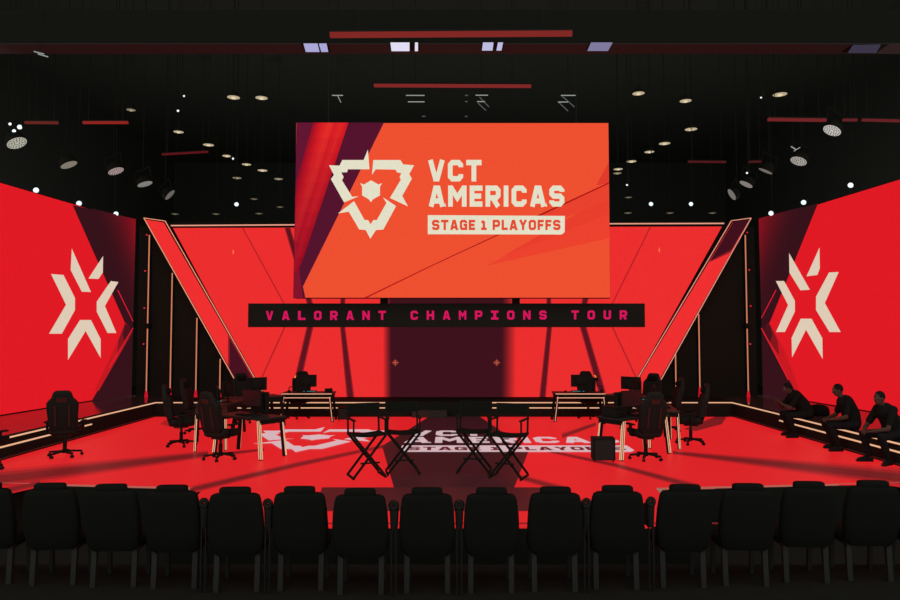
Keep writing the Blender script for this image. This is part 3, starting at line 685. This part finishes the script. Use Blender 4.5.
# ------------------------------------------------------------------ audience seats
RZ = .45
b = MB(); b.box((0, 6.6, RZ / 2), (20, 2.5, RZ), M_HALL); tag(b.build('floor_riser'), 'black seating riser under the front row of audience seats', None, None, 'structure')
def make_seat():
    root = empty('audience_seat', (0, 0, 0), 0, None, 'seat')
    m = MB()
    m.loft([(0, .06, .36, .2, .04), (0, .04, .42, .255, .055), (0, .0, .6, .275, .062), (0, -.03, .8, .265, .062), (0, -.05, .93, .245, .058), (0, -.055, .965, .232, .054), (0, -.057, .982, .2, .045), (0, -.058, .985, .15, .04)], M_FABRIC, 28)
    m.build('backrest', root, smooth=True)
    m = MB(); m.loft([(0, -.058, .975, .15, .04), (0, -.06, 1.0, .152, .048), (0, -.062, 1.03, .15, .048), (0, -.063, 1.044, .135, .036), (0, -.063, 1.048, .1, .02)], M_FABRIC, 24); m.build('headrest', root, smooth=True)
    m = MB(); m.loft([(0, .3, .36, .22, .22), (0, .3, .38, .245, .25), (0, .3, .44, .25, .255), (0, .3, .475, .22, .23)], M_FABRIC, 24); m.build('cushion', root, smooth=True)
    for sx in (-1, 1): m = MB(); m.bar((sx * .2, .05, 0), (sx * .2, .08, .4), .05, .05, M_METAL, (0, 1, 0)); m.bar((sx * .2, .45, 0), (sx * .2, .42, .38), .04, .04, M_METAL, (0, 1, 0)); m.bar((sx * .2, .04, .36), (sx * .2, .5, .36), .04, .03, M_METAL); m.build('leg', root)
    return root
def make_arm():
    root = empty('cup_holder_arm', (0, 0, 0), 0, None, 'armrest')
    m = MB()
    for sx in (-1, 1): m.bar((sx * .022, 0, 0), (sx * .022, 0, .64), .012, .03, M_PLASTIC, (0, 1, 0))
    m.build('post', root)
    m = MB(); m.loft([(0, .06, .62, .028, .07), (0, .06, .64, .034, .08), (0, .06, .8, .042, .085), (0, .04, .84, .046, .06), (0, .02, .86, .03, .03)], M_PLASTIC, 18); m.build('arm_pad', root, smooth=True)
    m = MB(); n = 20
    for k in range(n):
        a0, a1 = 2 * PI * k / n, 2 * PI * (k + 1) / n
        m.cyl((.03 * math.cos(a0), -.01, .872 + .032 * math.sin(a0)), (.03 * math.cos(a1), -.01, .872 + .032 * math.sin(a1)), .024, .024, M_LEATHER, 8)
    m.build('grip_loop', root, smooth=True)
    return root
ps, pa = make_seat(), make_arm()
cxs = [-15, 50, 111, 172, 235, 299.5, 360, 427, 491.5, 555.5, 617.5, 685, 748, 809, 873, 937]
tops = [482.5, 483, 484, 485, 487, 486.3, 488.5, 487.6, 487.6, 486.8, 485.4, 484.4, 483.5, 481.4, 480.4, 480]
first = True
for i, (cx, ty) in enumerate(zip(cxs, tops)):
    z = RZ + 1.046; p = on_z(cx, ty, z); th = -p.x / 6.9 * .12
    end = NTH[i] + ' from the lone chair end' if i < 8 else NTH[15 - i] + ' from the seated people end'
    place(ps, not first, (p.x, p.y + .06, RZ), -th * -1, 'black padded audience seat in the front row, ' + end, 'front row of audience seats'); first = False
first = True
for k, (cx, nmx) in enumerate([(205, 'fourth and fifth seats, lone chair end'), (267, 'fifth and sixth seats, lone chair end'), (398.5, 'seats just shield side of centre'), (460, 'two seats at centre'), (589.5, 'two seats before the computer tower'), (652.5, 'seats by the grey corner plate')]):
    i = max(k for k in range(16) if cxs[k] < cx); q0, q1 = on_z(cxs[i], tops[i], RZ + 1.046), on_z(cxs[i + 1], tops[i + 1], RZ + 1.046)
    mid = (q0 + q1) / 2; place(pa, not first, (mid.x, mid.y + .04, RZ), 0, 'dark armrest with round grip between the ' + nmx, 'armrests of the front row'); first = False

# ------------------------------------------------------------------ ceiling rig
ZB = CAM.z + 5.9
yb0, yb1 = on_z(450, 43.5, ZB).y, on_z(450, 53.5, ZB).y
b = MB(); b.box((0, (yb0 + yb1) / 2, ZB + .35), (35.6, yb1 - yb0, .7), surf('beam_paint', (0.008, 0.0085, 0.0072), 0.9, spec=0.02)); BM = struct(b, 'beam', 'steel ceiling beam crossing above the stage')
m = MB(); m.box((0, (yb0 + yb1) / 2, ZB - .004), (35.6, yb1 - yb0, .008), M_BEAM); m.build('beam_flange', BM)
trof = [([(309, 43.5), (313, 43.5)], 0), ]
TR = [(([(303.5, 44), (317.5, 44), (319.5, 52), (305.8, 52)], [(319, 44), (326.5, 44), (328.2, 52), (321.3, 52)]), (170, 168, 214), 'white ceiling light on the beam above the shield emblem, split by a bar'),
      (([(390.5, 43), (409.5, 43), (409.5, 51.2), (391.5, 51.2)], [(415, 43), (418, 43), (418, 51.2), (414.8, 51.2)]), (226, 222, 244), 'brightest white ceiling light on the beam, a thin strip beside it'),
      (([(483, 43), (493.5, 43), (492.5, 50.6), (482, 50.6)], [(498, 43), (503, 43), (501.5, 50.6), (496.5, 50.6)]), (190, 188, 226), 'white ceiling light on the beam, cut by a wide dark bar'),
      (([(591, 43), (612.5, 43), (608, 51), (587.5, 51)],), (128, 122, 158), 'lavender ceiling light on the beam above the screen edge, undivided'),
      (([(853, 45.5), (881, 45), (876, 53), (848, 53)],), (58, 54, 72), 'dim grey ceiling light on the beam, outermost over the seated people')]
for pan, c, lb in TR:
    allp = [on_z(x, y, ZB - .03) for q in pan for x, y in q]
    cxm = sum((p.x for p in allp)) / len(allp)
    root = empty('ceiling_light', (cxm, (yb0 + yb1) / 2, ZB), 0, lb, 'ceiling light', 'lights on the ceiling beam')
    for q in pan:
        m = MB(); m.prism([on_z(x, y, ZB - .03) for x, y in q], (0, 0, .012), glow(c)); child(m, 'diffuser', root)
    m = MB(); xs = [p.x for p in allp]; ys = [p.y for p in allp]
    m.box(((min(xs) + max(xs)) / 2, (min(ys) + max(ys)) / 2, ZB - .008), (max(xs) - min(xs) + .04, max(ys) - min(ys), .016), M_CASE); child(m, 'tray', root)
# overhead pipes, the red reflection of the screens painted in as emission
BT = [(330, 35, 572, 33.5, 13.0, .085, (128, 40, 37), 'long pipe with painted red sheen high above the hanging screen'), (374, 85.5, 531, 86.2, 16.2, .065, (128, 40, 40), 'pipe with painted red sheen just above the hanging screen'),
      (25, 122.6, 58, 122.8, 15, .05, (100, 38, 32), 'pipe with painted dull red sheen near the round lamps, outer half'), (83, 122.6, 128, 122.6, 15, .05, (142, 36, 32), 'pipe with painted red sheen near the round lamps, inner half'),
      (162, 154.5, 208, 151.8, 17, .04, (92, 20, 26), 'tilted pipe with painted red sheen between the pendant lamps'), (768, 119.5, 826, 120.2, 15, .06, (112, 36, 38), 'pipe with painted red sheen by the round wash light, inner piece'),
      (843, 120, 857, 120, 15, .05, (96, 34, 36), 'shortest pipe with painted red sheen'), (862, 120, 903, 121, 15, .05, (100, 34, 36), 'pipe with painted red sheen by the round wash light, outer piece'), (688, 161.7, 726, 162, 18, .045, (80, 24, 28), 'pipe with painted dim red sheen behind the pendant lamps, longer'),
      (749, 162, 761, 161.5, 18, .045, (76, 24, 28), 'pipe with painted dim red sheen behind the pendant lamps, shorter')]
for (xa, ya, xb, yb_, Y, th, c, lb) in BT:
    p, q = on_y(xa, ya, Y), on_y(xb, yb_, Y)
    root = empty('hanging_sheen_pipe', (p + q) / 2, 0, lb, 'batten light', 'pipes with painted red sheen under the ceiling')  # a pipe, no batten light; its red reflection is painted as emission
    m = MB(); m.bar(p, q, th, th, glow(c), (0, 1, 0)); child(m, 'diffuser', root)  # pipe face, its red reflection painted as emission
    m = MB(); u = Vector((0, .0, th * .62)); m.bar(p + u, q + u, th * .9, th * .3, M_CASE, (0, 1, 0)); child(m, 'housing', root)  # dark upper side of the pipe, no lamp housing
    for t in (.12, .88):
        s0 = p.lerp(q, t); m = MB(); m.cyl(s0 + Vector((0, 0, th * .5)), (s0.x, s0.y, CZ), .008, .008, M_CASE, 6); child(m, 'hanger', root)
# pendant lamps
ZD = CAM.z + 5.95; UPW = 720.0
PEND = [(131, 110, 9, 'L'), (178.5, 132, 10, 'L'), (208.5, 145, 11, 'L'), (227, 156, 9.5, 'L'), (246.5, 164.5, 9.5, 'L'), (262.5, 170.5, 10, 'L'), (278.5, 179, 9, 'L'), (237, 178, 9, 'L'), (254, 199, 7.5, 'L'), (280, 207, 7, 'L'),
        (175, 214, 7.5, 'L'), (216, 214, 7.5, 'L'), (259, 213.6, 7.5, 'L'), (233.5, 97.5, 13, 'L'), (261.5, 98, 12.5, 'L'),
        (638.5, 93.5, 12.5, 'R'), (685.6, 101, 12, 'R'), (691, 129.4, 12.5, 'R'), (664.6, 143.6, 11.5, 'R'), (649.4, 152, 10, 'R'), (631.5, 161.5, 10, 'R'), (618.2, 169.2, 9.5, 'R'), (617.4, 173.3, 8.5, 'R'), (628.5, 197.4, 7.5, 'R'),
        (628, 213, 8, 'R'), (670, 213, 7.5, 'R'), (712.4, 213, 7.5, 'R'), (780, 94.6, 14, 'R')]
PL = ['outermost and highest on the lone chair side', 'second along the slanting line from the lone chair side', 'third along the slanting line from the lone chair side', 'fourth along the slanting line from the lone chair side', 'fifth along the slanting line from the lone chair side',
      'sixth along the slanting line from the lone chair side', 'at the end of the slanting line by the screen edge', 'below the slanting line, lone chair side', 'second lowest tier, lone chair side', 'close to the screen edge, just above the back LED wall',
      'in the lowest row above the slanted fin top', 'in the lowest row, second from the slanted fin', 'in the lowest row, nearest the screen, lone chair side', 'of the high pair, lone chair side, outer with bright bulb', 'of the high pair, lone chair side, inner',
      'high up beside the screen corner, with bright bulb', 'high up, second out from the screen corner', 'at the outer end of the slanting line, seated people side', 'second along the slanting line, seated people side', 'third along the slanting line, seated people side', 'fourth along the slanting line, seated people side',
      'upper of the close pair beside the screen', 'lower of the close pair beside the screen', 'just above the lowest row, seated people side', 'in the lowest row next to the screen, seated people side', 'in the lowest row, middle, seated people side', 'in the lowest row, outer, seated people side', 'highest and outermost, seated people side']
for (x, y, w, sd), lb in zip(PEND, PL):
    p = on_z(x, y, ZD); r = w / 2 * p.y / FPX * 1.0
    br = 1.0 if w > 9.2 else (.72 if w > 8 else .5); c = tuple(int(v * br) for v in (186, 170, 140))
    root = empty('pendant_lamp', p, 0, 'cream round pendant lamp ' + lb, 'pendant lamp', 'pendant lamps over the stage')
    m = MB(); m.lathe([(r * .96, 0), (r * .96, .012)], glow(c), p, 24); m.lathe([(r * .3, -.03), (r * .34, 0)], glow(tuple(min(255, int(v * 1.25)) for v in c)), p, 16); child(m, 'diffuser', root)
    m = MB(); m.lathe([(r, 0.002), (r, .02), (r * .55, .12), (r * .2, .16)], M_CASE, p, 24); child(m, 'shade', root, smooth=True)
    m = MB(); m.cyl(p + Vector((0, 0, .15)), (p.x, p.y, CZ), .01, .01, M_CASE, 6); child(m, 'hanger_rod', root)
# unseen fill lights added behind the set to lift the dark hall ceiling
for x in (-14, -10, -6, -2, 2, 6, 10, 14):
    ld = bpy.data.lights.new('hidden_fill_light', 'POINT'); ld.energy = UPW; ld.shadow_soft_size = .1; ld.color = (1, 1, .9)
    wl = bpy.data.objects.new('hidden_fill_light', ld); COL.objects.link(wl); wl.location = (x, 25.5, 2.0)
# big round wash lights along both sides
WL = [(17, 143.2, 18.5, (1, 0)), (69, 165, 16, (1, 0)), (116, 171.3, 15, (1, 0)), (145, 184.2, 14.5, (1, 0)), (170, 195, 12.5, (1, 0)),
      (832, 130.7, 17, (-1, 0)), (798.5, 161.3, 15.5, (-1, 0)), (765.5, 171.3, 14, (-1, 0)), (746, 184.5, 13.5, (-1, 0)), (731.7, 194.6, 12.5, (-1, 0))]
WC = [(176, 176, 160), (128, 120, 108), (172, 152, 148), (128, 124, 120), (104, 98, 96), (196, 192, 186), (168, 164, 156), (112, 106, 100), (130, 124, 118), (118, 112, 108)]
NRM = [(.52, -.1, -.85), (.45, .05, -.89), (.42, -.05, -.9), (.36, .0, -.93), (.75, .1, -.65), (-.52, -.12, -.85), (-.45, -.15, -.88), (-.42, .2, -.88), (-.5, .05, -.86), (-.85, .05, -.52)]
M_DOT = surf('lens_gap_black', (.02, .02, .02), .5)
for i, ((x, y, w, s_), c, n) in enumerate(zip(WL, WC, NRM)):
    p = on_z(x, y, CAM.z + 4.45); r = w / 2 * p.y / FPX; n = Vector(n).normalized()
    Mr = Vector((0, 0, -1)).rotation_difference(n).to_matrix()
    root = empty('hanging_wash_light', p, 0, 'round grey wash light with a dotted face, %s from the audience, %s' % (NTH[i % 5], SEAT_A if i < 5 else SEAT_B), 'stage light', 'wash lights along both sides')
    m = MB(); m.lathe([(r, 0), (r, .02)], glow(c), p, 24, Mr); face = child(m, 'lens_face', root)
    m = MB()
    if i in (0, 2, 5, 6):
        for ring, k in ((.28, 6), (.55, 11), (.82, 17)):
            for j in range(k):
                a = 2 * PI * (j + .3 * ring) / k; q = Vector((math.cos(a) * r * ring, math.sin(a) * r * ring, -.004))
                m.lathe([(r * .075, -.003), (r * .075, .003)], M_DOT, p + Mr @ q, 8, Mr)
        d = child(m, 'lens_dots', root)
    m = MB(); m.lathe([(r * 1.03, .004), (r * 1.06, .03), (r * .95, .16), (r * .5, .24), (r * .3, .26)], M_CASE, p, 24, Mr); child(m, 'body', root, smooth=True)
    m = MB(); a0 = p + Mr @ Vector((r * 1.12, 0, .12)); a1 = p + Mr @ Vector((-r * 1.12, 0, .12)); tp = p - n * .2 + Vector((0, 0, .25))
    m.tube([a0, a0 + (tp - p) * .8, tp, a1 + (tp - p) * .8, a1], .014, M_CASE, 8); m.cyl(tp, (tp.x, tp.y, CZ), .012, .012, M_CASE, 8); child(m, 'yoke', root)
# bright spotlights; the trio and two tiny ones are lamps added for glints
SP = [(36, 190.2, 6.4, 'above the LED wall, outermost, lone chair side'), (79, 203.4, 6, 'above the LED wall, middle, lone chair side'), (116, 213.8, 5.4, 'above the LED wall, innermost, lone chair side'), (236.5, 204.3, 5, 'between pendant lamps, lone chair side'),
      (651, 204, 4.8, 'inner of two between pendant lamps, seated people side'), (691, 204, 4.8, 'outer of two between pendant lamps, seated people side'), (771, 213.3, 5.6, 'above the LED wall, innermost, seated people side'), (803.6, 202.4, 5.8, 'above the LED wall, middle, seated people side'), (850.6, 185.2, 6.2, 'above the LED wall, outermost, seated people side'),
      (10, 124, 3.4, 'added for a yoke glint, small top one of the trio'), (19.7, 127, 5.6, 'added for a yoke glint, largest of the trio'), (14, 131, 4.2, 'added for a yoke glint, lowest of the trio'), (178, 110.8, 2.8, 'added for a tiny glint, under a dim pair, lone chair side'), (184, 96, 2.4, 'added for a tiny glint, topmost, lone chair side'), (747, 173, 2.4, 'tiny, beside the round wash lights, seated people side'), (761, 97.6, 2.2, 'tiny, topmost, seated people side'), (627, 185, 2.2, 'tiny, beside the screen edge'), (233, 158.6, 2.4, 'tiny, beside the slanting pendant line')]
for (x, y, w, lb) in SP:
    p = on_z(x, y, CAM.z + 3.66) if y > 180 else on_z(x, y, CAM.z + 5.0); r = w * .43 * p.y / FPX
    root = empty('spotlight', p, 0, 'bright white spotlight ' + lb, 'spotlight', 'bright white spotlights')
    aim = (Vector((0, 9, ST)) - p).normalized(); Mr = Vector((0, 0, -1)).rotation_difference(aim).to_matrix()
    m = MB(); m.ball(p, (r, r, r * .6), glow((226, 240, 244), 1.3), 16, 8, Mr); child(m, 'lens', root, smooth=True)
    m = MB(); m.lathe([(r * 1.0, .0), (r * 1.08, .01), (r * 1.05, .2), (r * .8, .3)], M_CASE, p, 18, Mr); child(m, 'barrel', root, smooth=True)
    tp = p - aim * .15 + Vector((0, 0, r + .1)); m = MB(); m.cyl(p - aim * .15, tp, .012, .012, M_CASE, 6); m.cyl(tp, (tp.x, tp.y, CZ), .01, .01, M_CASE, 6); child(m, 'hanger_rod', root)
# thin glinting strut bars above the screen: truss reflections given as emission
GT = [([(332, 95.4, 343, 95.4), (337.5, 95.4, 341, 102.4)], 'single glinting truss strut of painted reflection above the shield emblem'), ([(406, 95.4, 424.5, 95.4), (408, 101.8, 424.5, 101.8), (422, 116.3, 425.5, 116.3)], 'glinting truss strut with double bars of painted reflection above the screen'),
      ([(475.5, 95.2, 488, 95.2), (477, 101.6, 485, 101.6), (479.5, 97, 489, 107), (478, 103, 486, 110.5), (465, 95.4, 468, 95.4), (465, 101.6, 467.6, 101.6), (465, 116.4, 467.5, 116.4)], 'glinting truss strut with crossed bars of painted reflection above the screen middle'), ([(561, 95.4, 575.5, 95.4), (558, 102, 568, 102), (562, 96, 574.5, 107), (559, 102.5, 568, 111)], 'glinting truss strut with crossed bars of painted reflection near the screen corner'),
      ([(791, 146.5, 796, 149.5), (794, 151, 800, 147.4)], 'small painted glint above the round wash light'), ([(34, 51.5, 44, 54), (38, 54, 48, 56.8)], 'small painted glint on the beam, lone chair side')]
for k, (ls, lb) in enumerate(GT):
    Y = 17.2 if k < 4 else (16 if k == 4 else yb0 - .1); pts = [(on_y(a, b_, Y), on_y(c, d, Y)) for a, b_, c, d in ls]
    root = empty('hanging_strut_glint', pts[0][0], 0, lb, 'track light', 'glinting truss struts of painted reflection')  # truss struts, no track lights; their reflections are painted as emission
    m = MB()
    for j, (p, q) in enumerate(pts): m.bar(p, q, .018, .018, glow((150, 156, 150) if j < 2 else (84, 90, 88)), (0, 1, 0))
    child(m, 'tube', root)  # reflections on truss metal painted as emission, no lamp tubes
    p, q = pts[0]; m = MB(); u = Vector((0, .03, .03)); m.bar(p + u, q + u, .03, .03, M_CASE, (0, 1, 0)); c = (p + q) / 2 + u; m.cyl(c, (c.x, c.y, CZ), .008, .008, M_CASE, 6); child(m, 'strut', root)

# ------------------------------------------------------------------ seated people
def chain(m, pts, mat, n=12):
    for (p, r), (q, s) in zip(pts[:-1], pts[1:]):
        p, q = Vector(p), Vector(q)
        if (q - p).length > 1e-4: m.cyl(p, q, r, s, mat, n)
    for p, r in pts: m.ball(p, (r, r, r), mat, n, 8)
def fuse(mb, name, parent, vox, mat, smooth=3):
    o = mb.build(name + '_rough'); md = o.modifiers.new('r', 'REMESH'); md.mode = 'VOXEL'; md.voxel_size = vox
    sm = o.modifiers.new('s', 'SMOOTH'); sm.iterations = smooth; sm.factor = .5
    dg = bpy.context.evaluated_depsgraph_get(); me = bpy.data.meshes.new_from_object(o.evaluated_get(dg))
    bpy.data.objects.remove(o); me.name = name; me.materials.clear(); me.materials.append(mat)
    me.polygons.foreach_set('use_smooth', [True] * len(me.polygons))
    q = bpy.data.objects.new(name, me); COL.objects.link(q); q.parent = parent; return q
def person(loc, rz, label, J, hair=True, cap=False):
    """J: joints in the sitter's own frame (y forward, x to his right, z up from the stage floor)"""
    root = empty('person', loc, rz, label, 'person', None)
    V = {k: Vector(v) for k, v in J.items()}
    hip, sp, ch, nk, hd = V['hip'], V['spine'], V['chest'], V['neck'], V['head']
    face = V['look'].normalized(); m = MB()
    chain(m, [(hip, .14), (sp, .135), (ch, .135)], M_SKIN); chain(m, [(ch + Vector((0, 0, .06)), .07), (nk, .058), (hd + Vector((0, 0, -.05)), .06)], M_SKIN)
    Mh = Vector((0, 1, 0)).rotation_difference(face).to_matrix()
    m.ball(hd, (.075, .095, .115), M_SKIN, 20, 14, Mh); m.ball(hd + Mh @ Vector((0, .035, -.065)), (.055, .06, .055), M_SKIN, 16, 10, Mh)
    m.ball(hd + Mh @ Vector((0, .1, -.02)), (.014, .024, .026), M_SKIN, 10, 8, Mh)
    m.ball(hd + Mh @ Vector((0, .082, -.062)), (.026, .014, .01), M_SKIN, 10, 8, Mh)
    for sx in (-1, 1):
        m.ball(hd + Mh @ Vector((sx * .074, -.005, -.01)), (.012, .022, .034), M_SKIN, 10, 8, Mh)
        m.ball(hd + Mh @ Vector((sx * .03, .08, .028)), (.024, .016, .008), M_SKIN, 10, 8, Mh)
    shirt, trou = MB(), MB()
    chain(shirt, [(hip + Vector((0, 0, .02)), .175), (sp, .172), (ch, .168)], M_SHIRT)
    for sx, k in ((-1, 'l'), (1, 'r')):
        sh = ch + Vector((sx * .17, -.01, .045)); el, wr, hn = V['elbow_' + k], V['wrist_' + k], V['hand_' + k]
        chain(m, [(ch + Vector((sx * .08, 0, .05)), .075), (sh, .062), (sh.lerp(el, .5), .048), (el, .04), (el.lerp(wr, .35), .042), (wr, .027)], M_SKIN)
        chain(shirt, [(ch + Vector((sx * .07, 0, .03)), .1), (sh, .08), (sh.lerp(el, .35), .07), (sh.lerp(el, .72), .068)], M_SHIRT)
        d = (hn - wr).normalized(); side = d.cross(Vector((0, 0, 1))).normalized(); dn = side.cross(d)
        if dn.z > 0: dn = -dn
        pc_ = wr + d * .05; Mp = Matrix((side, d, -dn)).transposed()
        m.ball(pc_, (.042, .058, .017), M_SKIN, 14, 9, Mp)
        for f, (o_, ln) in enumerate(((-.03, .066), (-.01, .076), (.011, .07), (.031, .054))):
            b0 = wr + d * .088 + side * o_; b1 = b0 + d * ln * .45 + dn * ln * .12; b2 = b1 + d * ln * .25 + dn * ln * .3; b3 = b2 + dn * ln * .32 - d * ln * .02
            chain(m, [(b0 - d * .02, .0095), (b0, .0095), (b1, .009), (b2, .008), (b3, .007)], M_SKIN, 8)
        tb = wr + d * .03 - side * sx * -.03 * -1; t1 = tb + d * .028 - side * sx * .03 + dn * .008; t2 = t1 + d * .03 + dn * .01
        chain(m, [(wr + d * .02, .014), (t1, .012), (t2, .009)], M_SKIN, 8)
        hp = hip + Vector((sx * .095, .02, -.02)); kn, an, toe = V['knee_' + k], V['ankle_' + k], V['toe_' + k]
        chain(m, [(hp, .085), (hp.lerp(kn, .5), .07), (kn, .054), (kn.lerp(an, .35), .052), (an, .036), (an + Vector((0, 0, -.03)), .035)], M_SKIN)
        chain(m, [(an + Vector((0, -.02, -.045)), .034), (an.lerp(toe, .5) + Vector((0, 0, -.01)), .032), (toe, .026)], M_SKIN)
        chain(trou, [(hip + Vector((sx * .05, 0, -.01)), .145), (hp, .105), (hp.lerp(kn, .5), .088), (kn, .072), (kn.lerp(an, .4), .066), (kn.lerp(an, .92), .056)], M_TROUSER)
        s_ = MB(); chain(s_, [(an + Vector((0, -.035, -.045)), .046), (an.lerp(toe, .45) + Vector((0, 0, -.012)), .046), (toe, .038)], M_SHOE)
        zmin = min(p.z for p in s_.v); s_.box((an.x * .5 + toe.x * .5, (an.y + toe.y) / 2 - .01, .012), (.085, (toe - an).length + .1, .024), M_SHOE, Matrix.Rotation(math.atan2(-(toe - an).x, (toe - an).y), 3, 'Z'))
        for p in s_.v: p.z = max(p.z, .001)
        fuse(s_, 'shoe', root, .012, M_SHOE)
    body = fuse(m, 'body', root, .0075, M_SKIN, 2)
    fuse(shirt, 'shirt', root, .016, M_SHIRT); fuse(trou, 'trousers', root, .016, M_TROUSER)
    h = MB(); h.ball(hd + Mh @ Vector((0, -.018, .028)), (.084, .096, .102), M_HAIR, 20, 14, Mh)
    h.v = [p if (Mh.transposed() @ (p - hd)).y < .075 else p - face * ((Mh.transposed() @ (p - hd)).y - .075) for p in h.v]
    if cap: h.ball(hd + Mh @ Vector((0, .1, .062)), (.06, .07, .01), M_HAIR, 16, 8, Mh)
    fuse(h, 'cap' if cap else 'hair', root, .01, M_HAIR)
    e_ = MB()
    for sx in (-1, 1): e_.ball(hd + Mh @ Vector((sx * .03, .083, .012)), (.012, .01, .008), M_EYE, 10, 8, Mh)
    e_.build('eyes', body, smooth=True)
    return root
base = dict(hip=(0, -.15, .55), spine=(0, -.13, .76), chest=(0, -.03, .97), neck=(0, .05, 1.10), head=(0, .11, 1.23), look=(0, 1, -.25),
            knee_l=(-.15, .33, .52), ankle_l=(-.15, .16, .1), toe_l=(-.18, .34, .04), knee_r=(.15, .32, .52), ankle_r=(.17, .12, .1), toe_r=(.21, .3, .04),
            elbow_l=(-.25, .06, .70), wrist_l=(-.13, .27, .64), hand_l=(-.07, .36, .62), elbow_r=(.25, .06, .70), wrist_r=(.13, .27, .64), hand_r=(.07, .36, .62))
J1 = dict(base, spine=(0, -.06, .75), chest=(0, .09, .92), neck=(0, .18, 1.02), head=(0, .25, 1.12), look=(0, 1, -.35), elbow_l=(-.22, .3, .68), elbow_r=(.22, .3, .66), wrist_l=(-.08, .45, .79), hand_l=(-.03, .5, .85), wrist_r=(.07, .44, .75), hand_r=(.03, .5, .8))
J3 = dict(base, spine=(0, -.1, .76), chest=(0, .02, .95), neck=(0, .09, 1.08), head=(0, .14, 1.2), look=(0, 1, -.1), elbow_l=(-.25, .22, .66), wrist_l=(-.1, .42, .61), hand_l=(-.03, .5, .59), elbow_r=(.25, .2, .66), wrist_r=(.1, .41, .61), hand_r=(.02, .49, .6),
          knee_l=(-.2, .33, .52), knee_r=(.2, .33, .52), ankle_l=(-.19, .15, .1), toe_l=(-.25, .33, .04), ankle_r=(.2, .2, .1), toe_r=(.26, .38, .04))
person(Wd(XR - .02, 16.3), R(86), 'person in dark clothes bent forward on the ledge, hands raised, by the maroon wall edge', J1)
person(Wd(XR - .02, 14.45), R(82), 'person in a dark shirt sitting on the ledge beside the bag, looking down', dict(base))
person(Wd(XR - .02, 13.06), R(104), 'person in dark clothes sitting on the ledge with forearms on the thighs, outermost', J3)
# bag on the ledge
root = empty('backpack', Wd(XR + .72, 16.85, LH + .008), R(10), 'black backpack lying on the ledge between two seated people', 'backpack')
m = MB(); m.loft([(0, 0, 0, .15, .2), (0, 0, .04, .17, .23), (0, 0, .15, .165, .22), (.01, 0, .22, .13, .18), (.01, 0, .25, .06, .1)], M_FABRIC, 24); m.build('bag_body', root, smooth=True)
m = MB(); m.loft([(-.16, 0, .03, .03, .15), (-.17, 0, .06, .045, .16), (-.165, 0, .13, .03, .14)], M_FABRIC, 18); m.build('front_pocket', root, smooth=True)
m = MB(); m.tube([Vector((.0, -.05, .24)), Vector((0, -.04, .28)), Vector((0, .04, .28)), Vector((0, .05, .24))], .01, M_FABRIC, 8); m.build('carry_handle', root)

# ------------------------------------------------------------------ light and view
w = bpy.data.worlds.new('world'); scene.world = w; w.use_nodes = True
nt = w.node_tree; bg = nt.nodes['Background']          # dim ahead; brighter behind the seats as added fill to lift the blacks
tc = nt.nodes.new('ShaderNodeTexCoord'); sp = nt.nodes.new('ShaderNodeSeparateXYZ'); cr = nt.nodes.new('ShaderNodeValToRGB')
mr = nt.nodes.new('ShaderNodeMapRange'); mr.inputs[1].default_value = -1; mr.inputs[2].default_value = 1
cr.color_ramp.elements[0].position = .42; cr.color_ramp.elements[0].color = (.98, 1.0, .9, 1)
cr.color_ramp.elements[1].position = .62; cr.color_ramp.elements[1].color = (.006, .0062, .0055, 1)
nt.links.new(tc.outputs['Generated'], sp.inputs[0]); nt.links.new(sp.outputs['Y'], mr.inputs[0]); nt.links.new(mr.outputs[0], cr.inputs[0]); nt.links.new(cr.outputs[0], bg.inputs[0])
bg.inputs[1].default_value = 1.0
vs = scene.view_settings
scene.display_settings.display_device = 'sRGB'
vs.view_transform = 'Standard'; vs.look = 'None'; vs.exposure = 0; vs.gamma = 1; vs.use_curve_mapping = False

for o in bpy.data.objects:
    if o.get('label') and not 4 <= len(o['label'].replace(',', '').split()) <= 15: print('LABEL', len(o['label'].split()), o.name, o['label'])
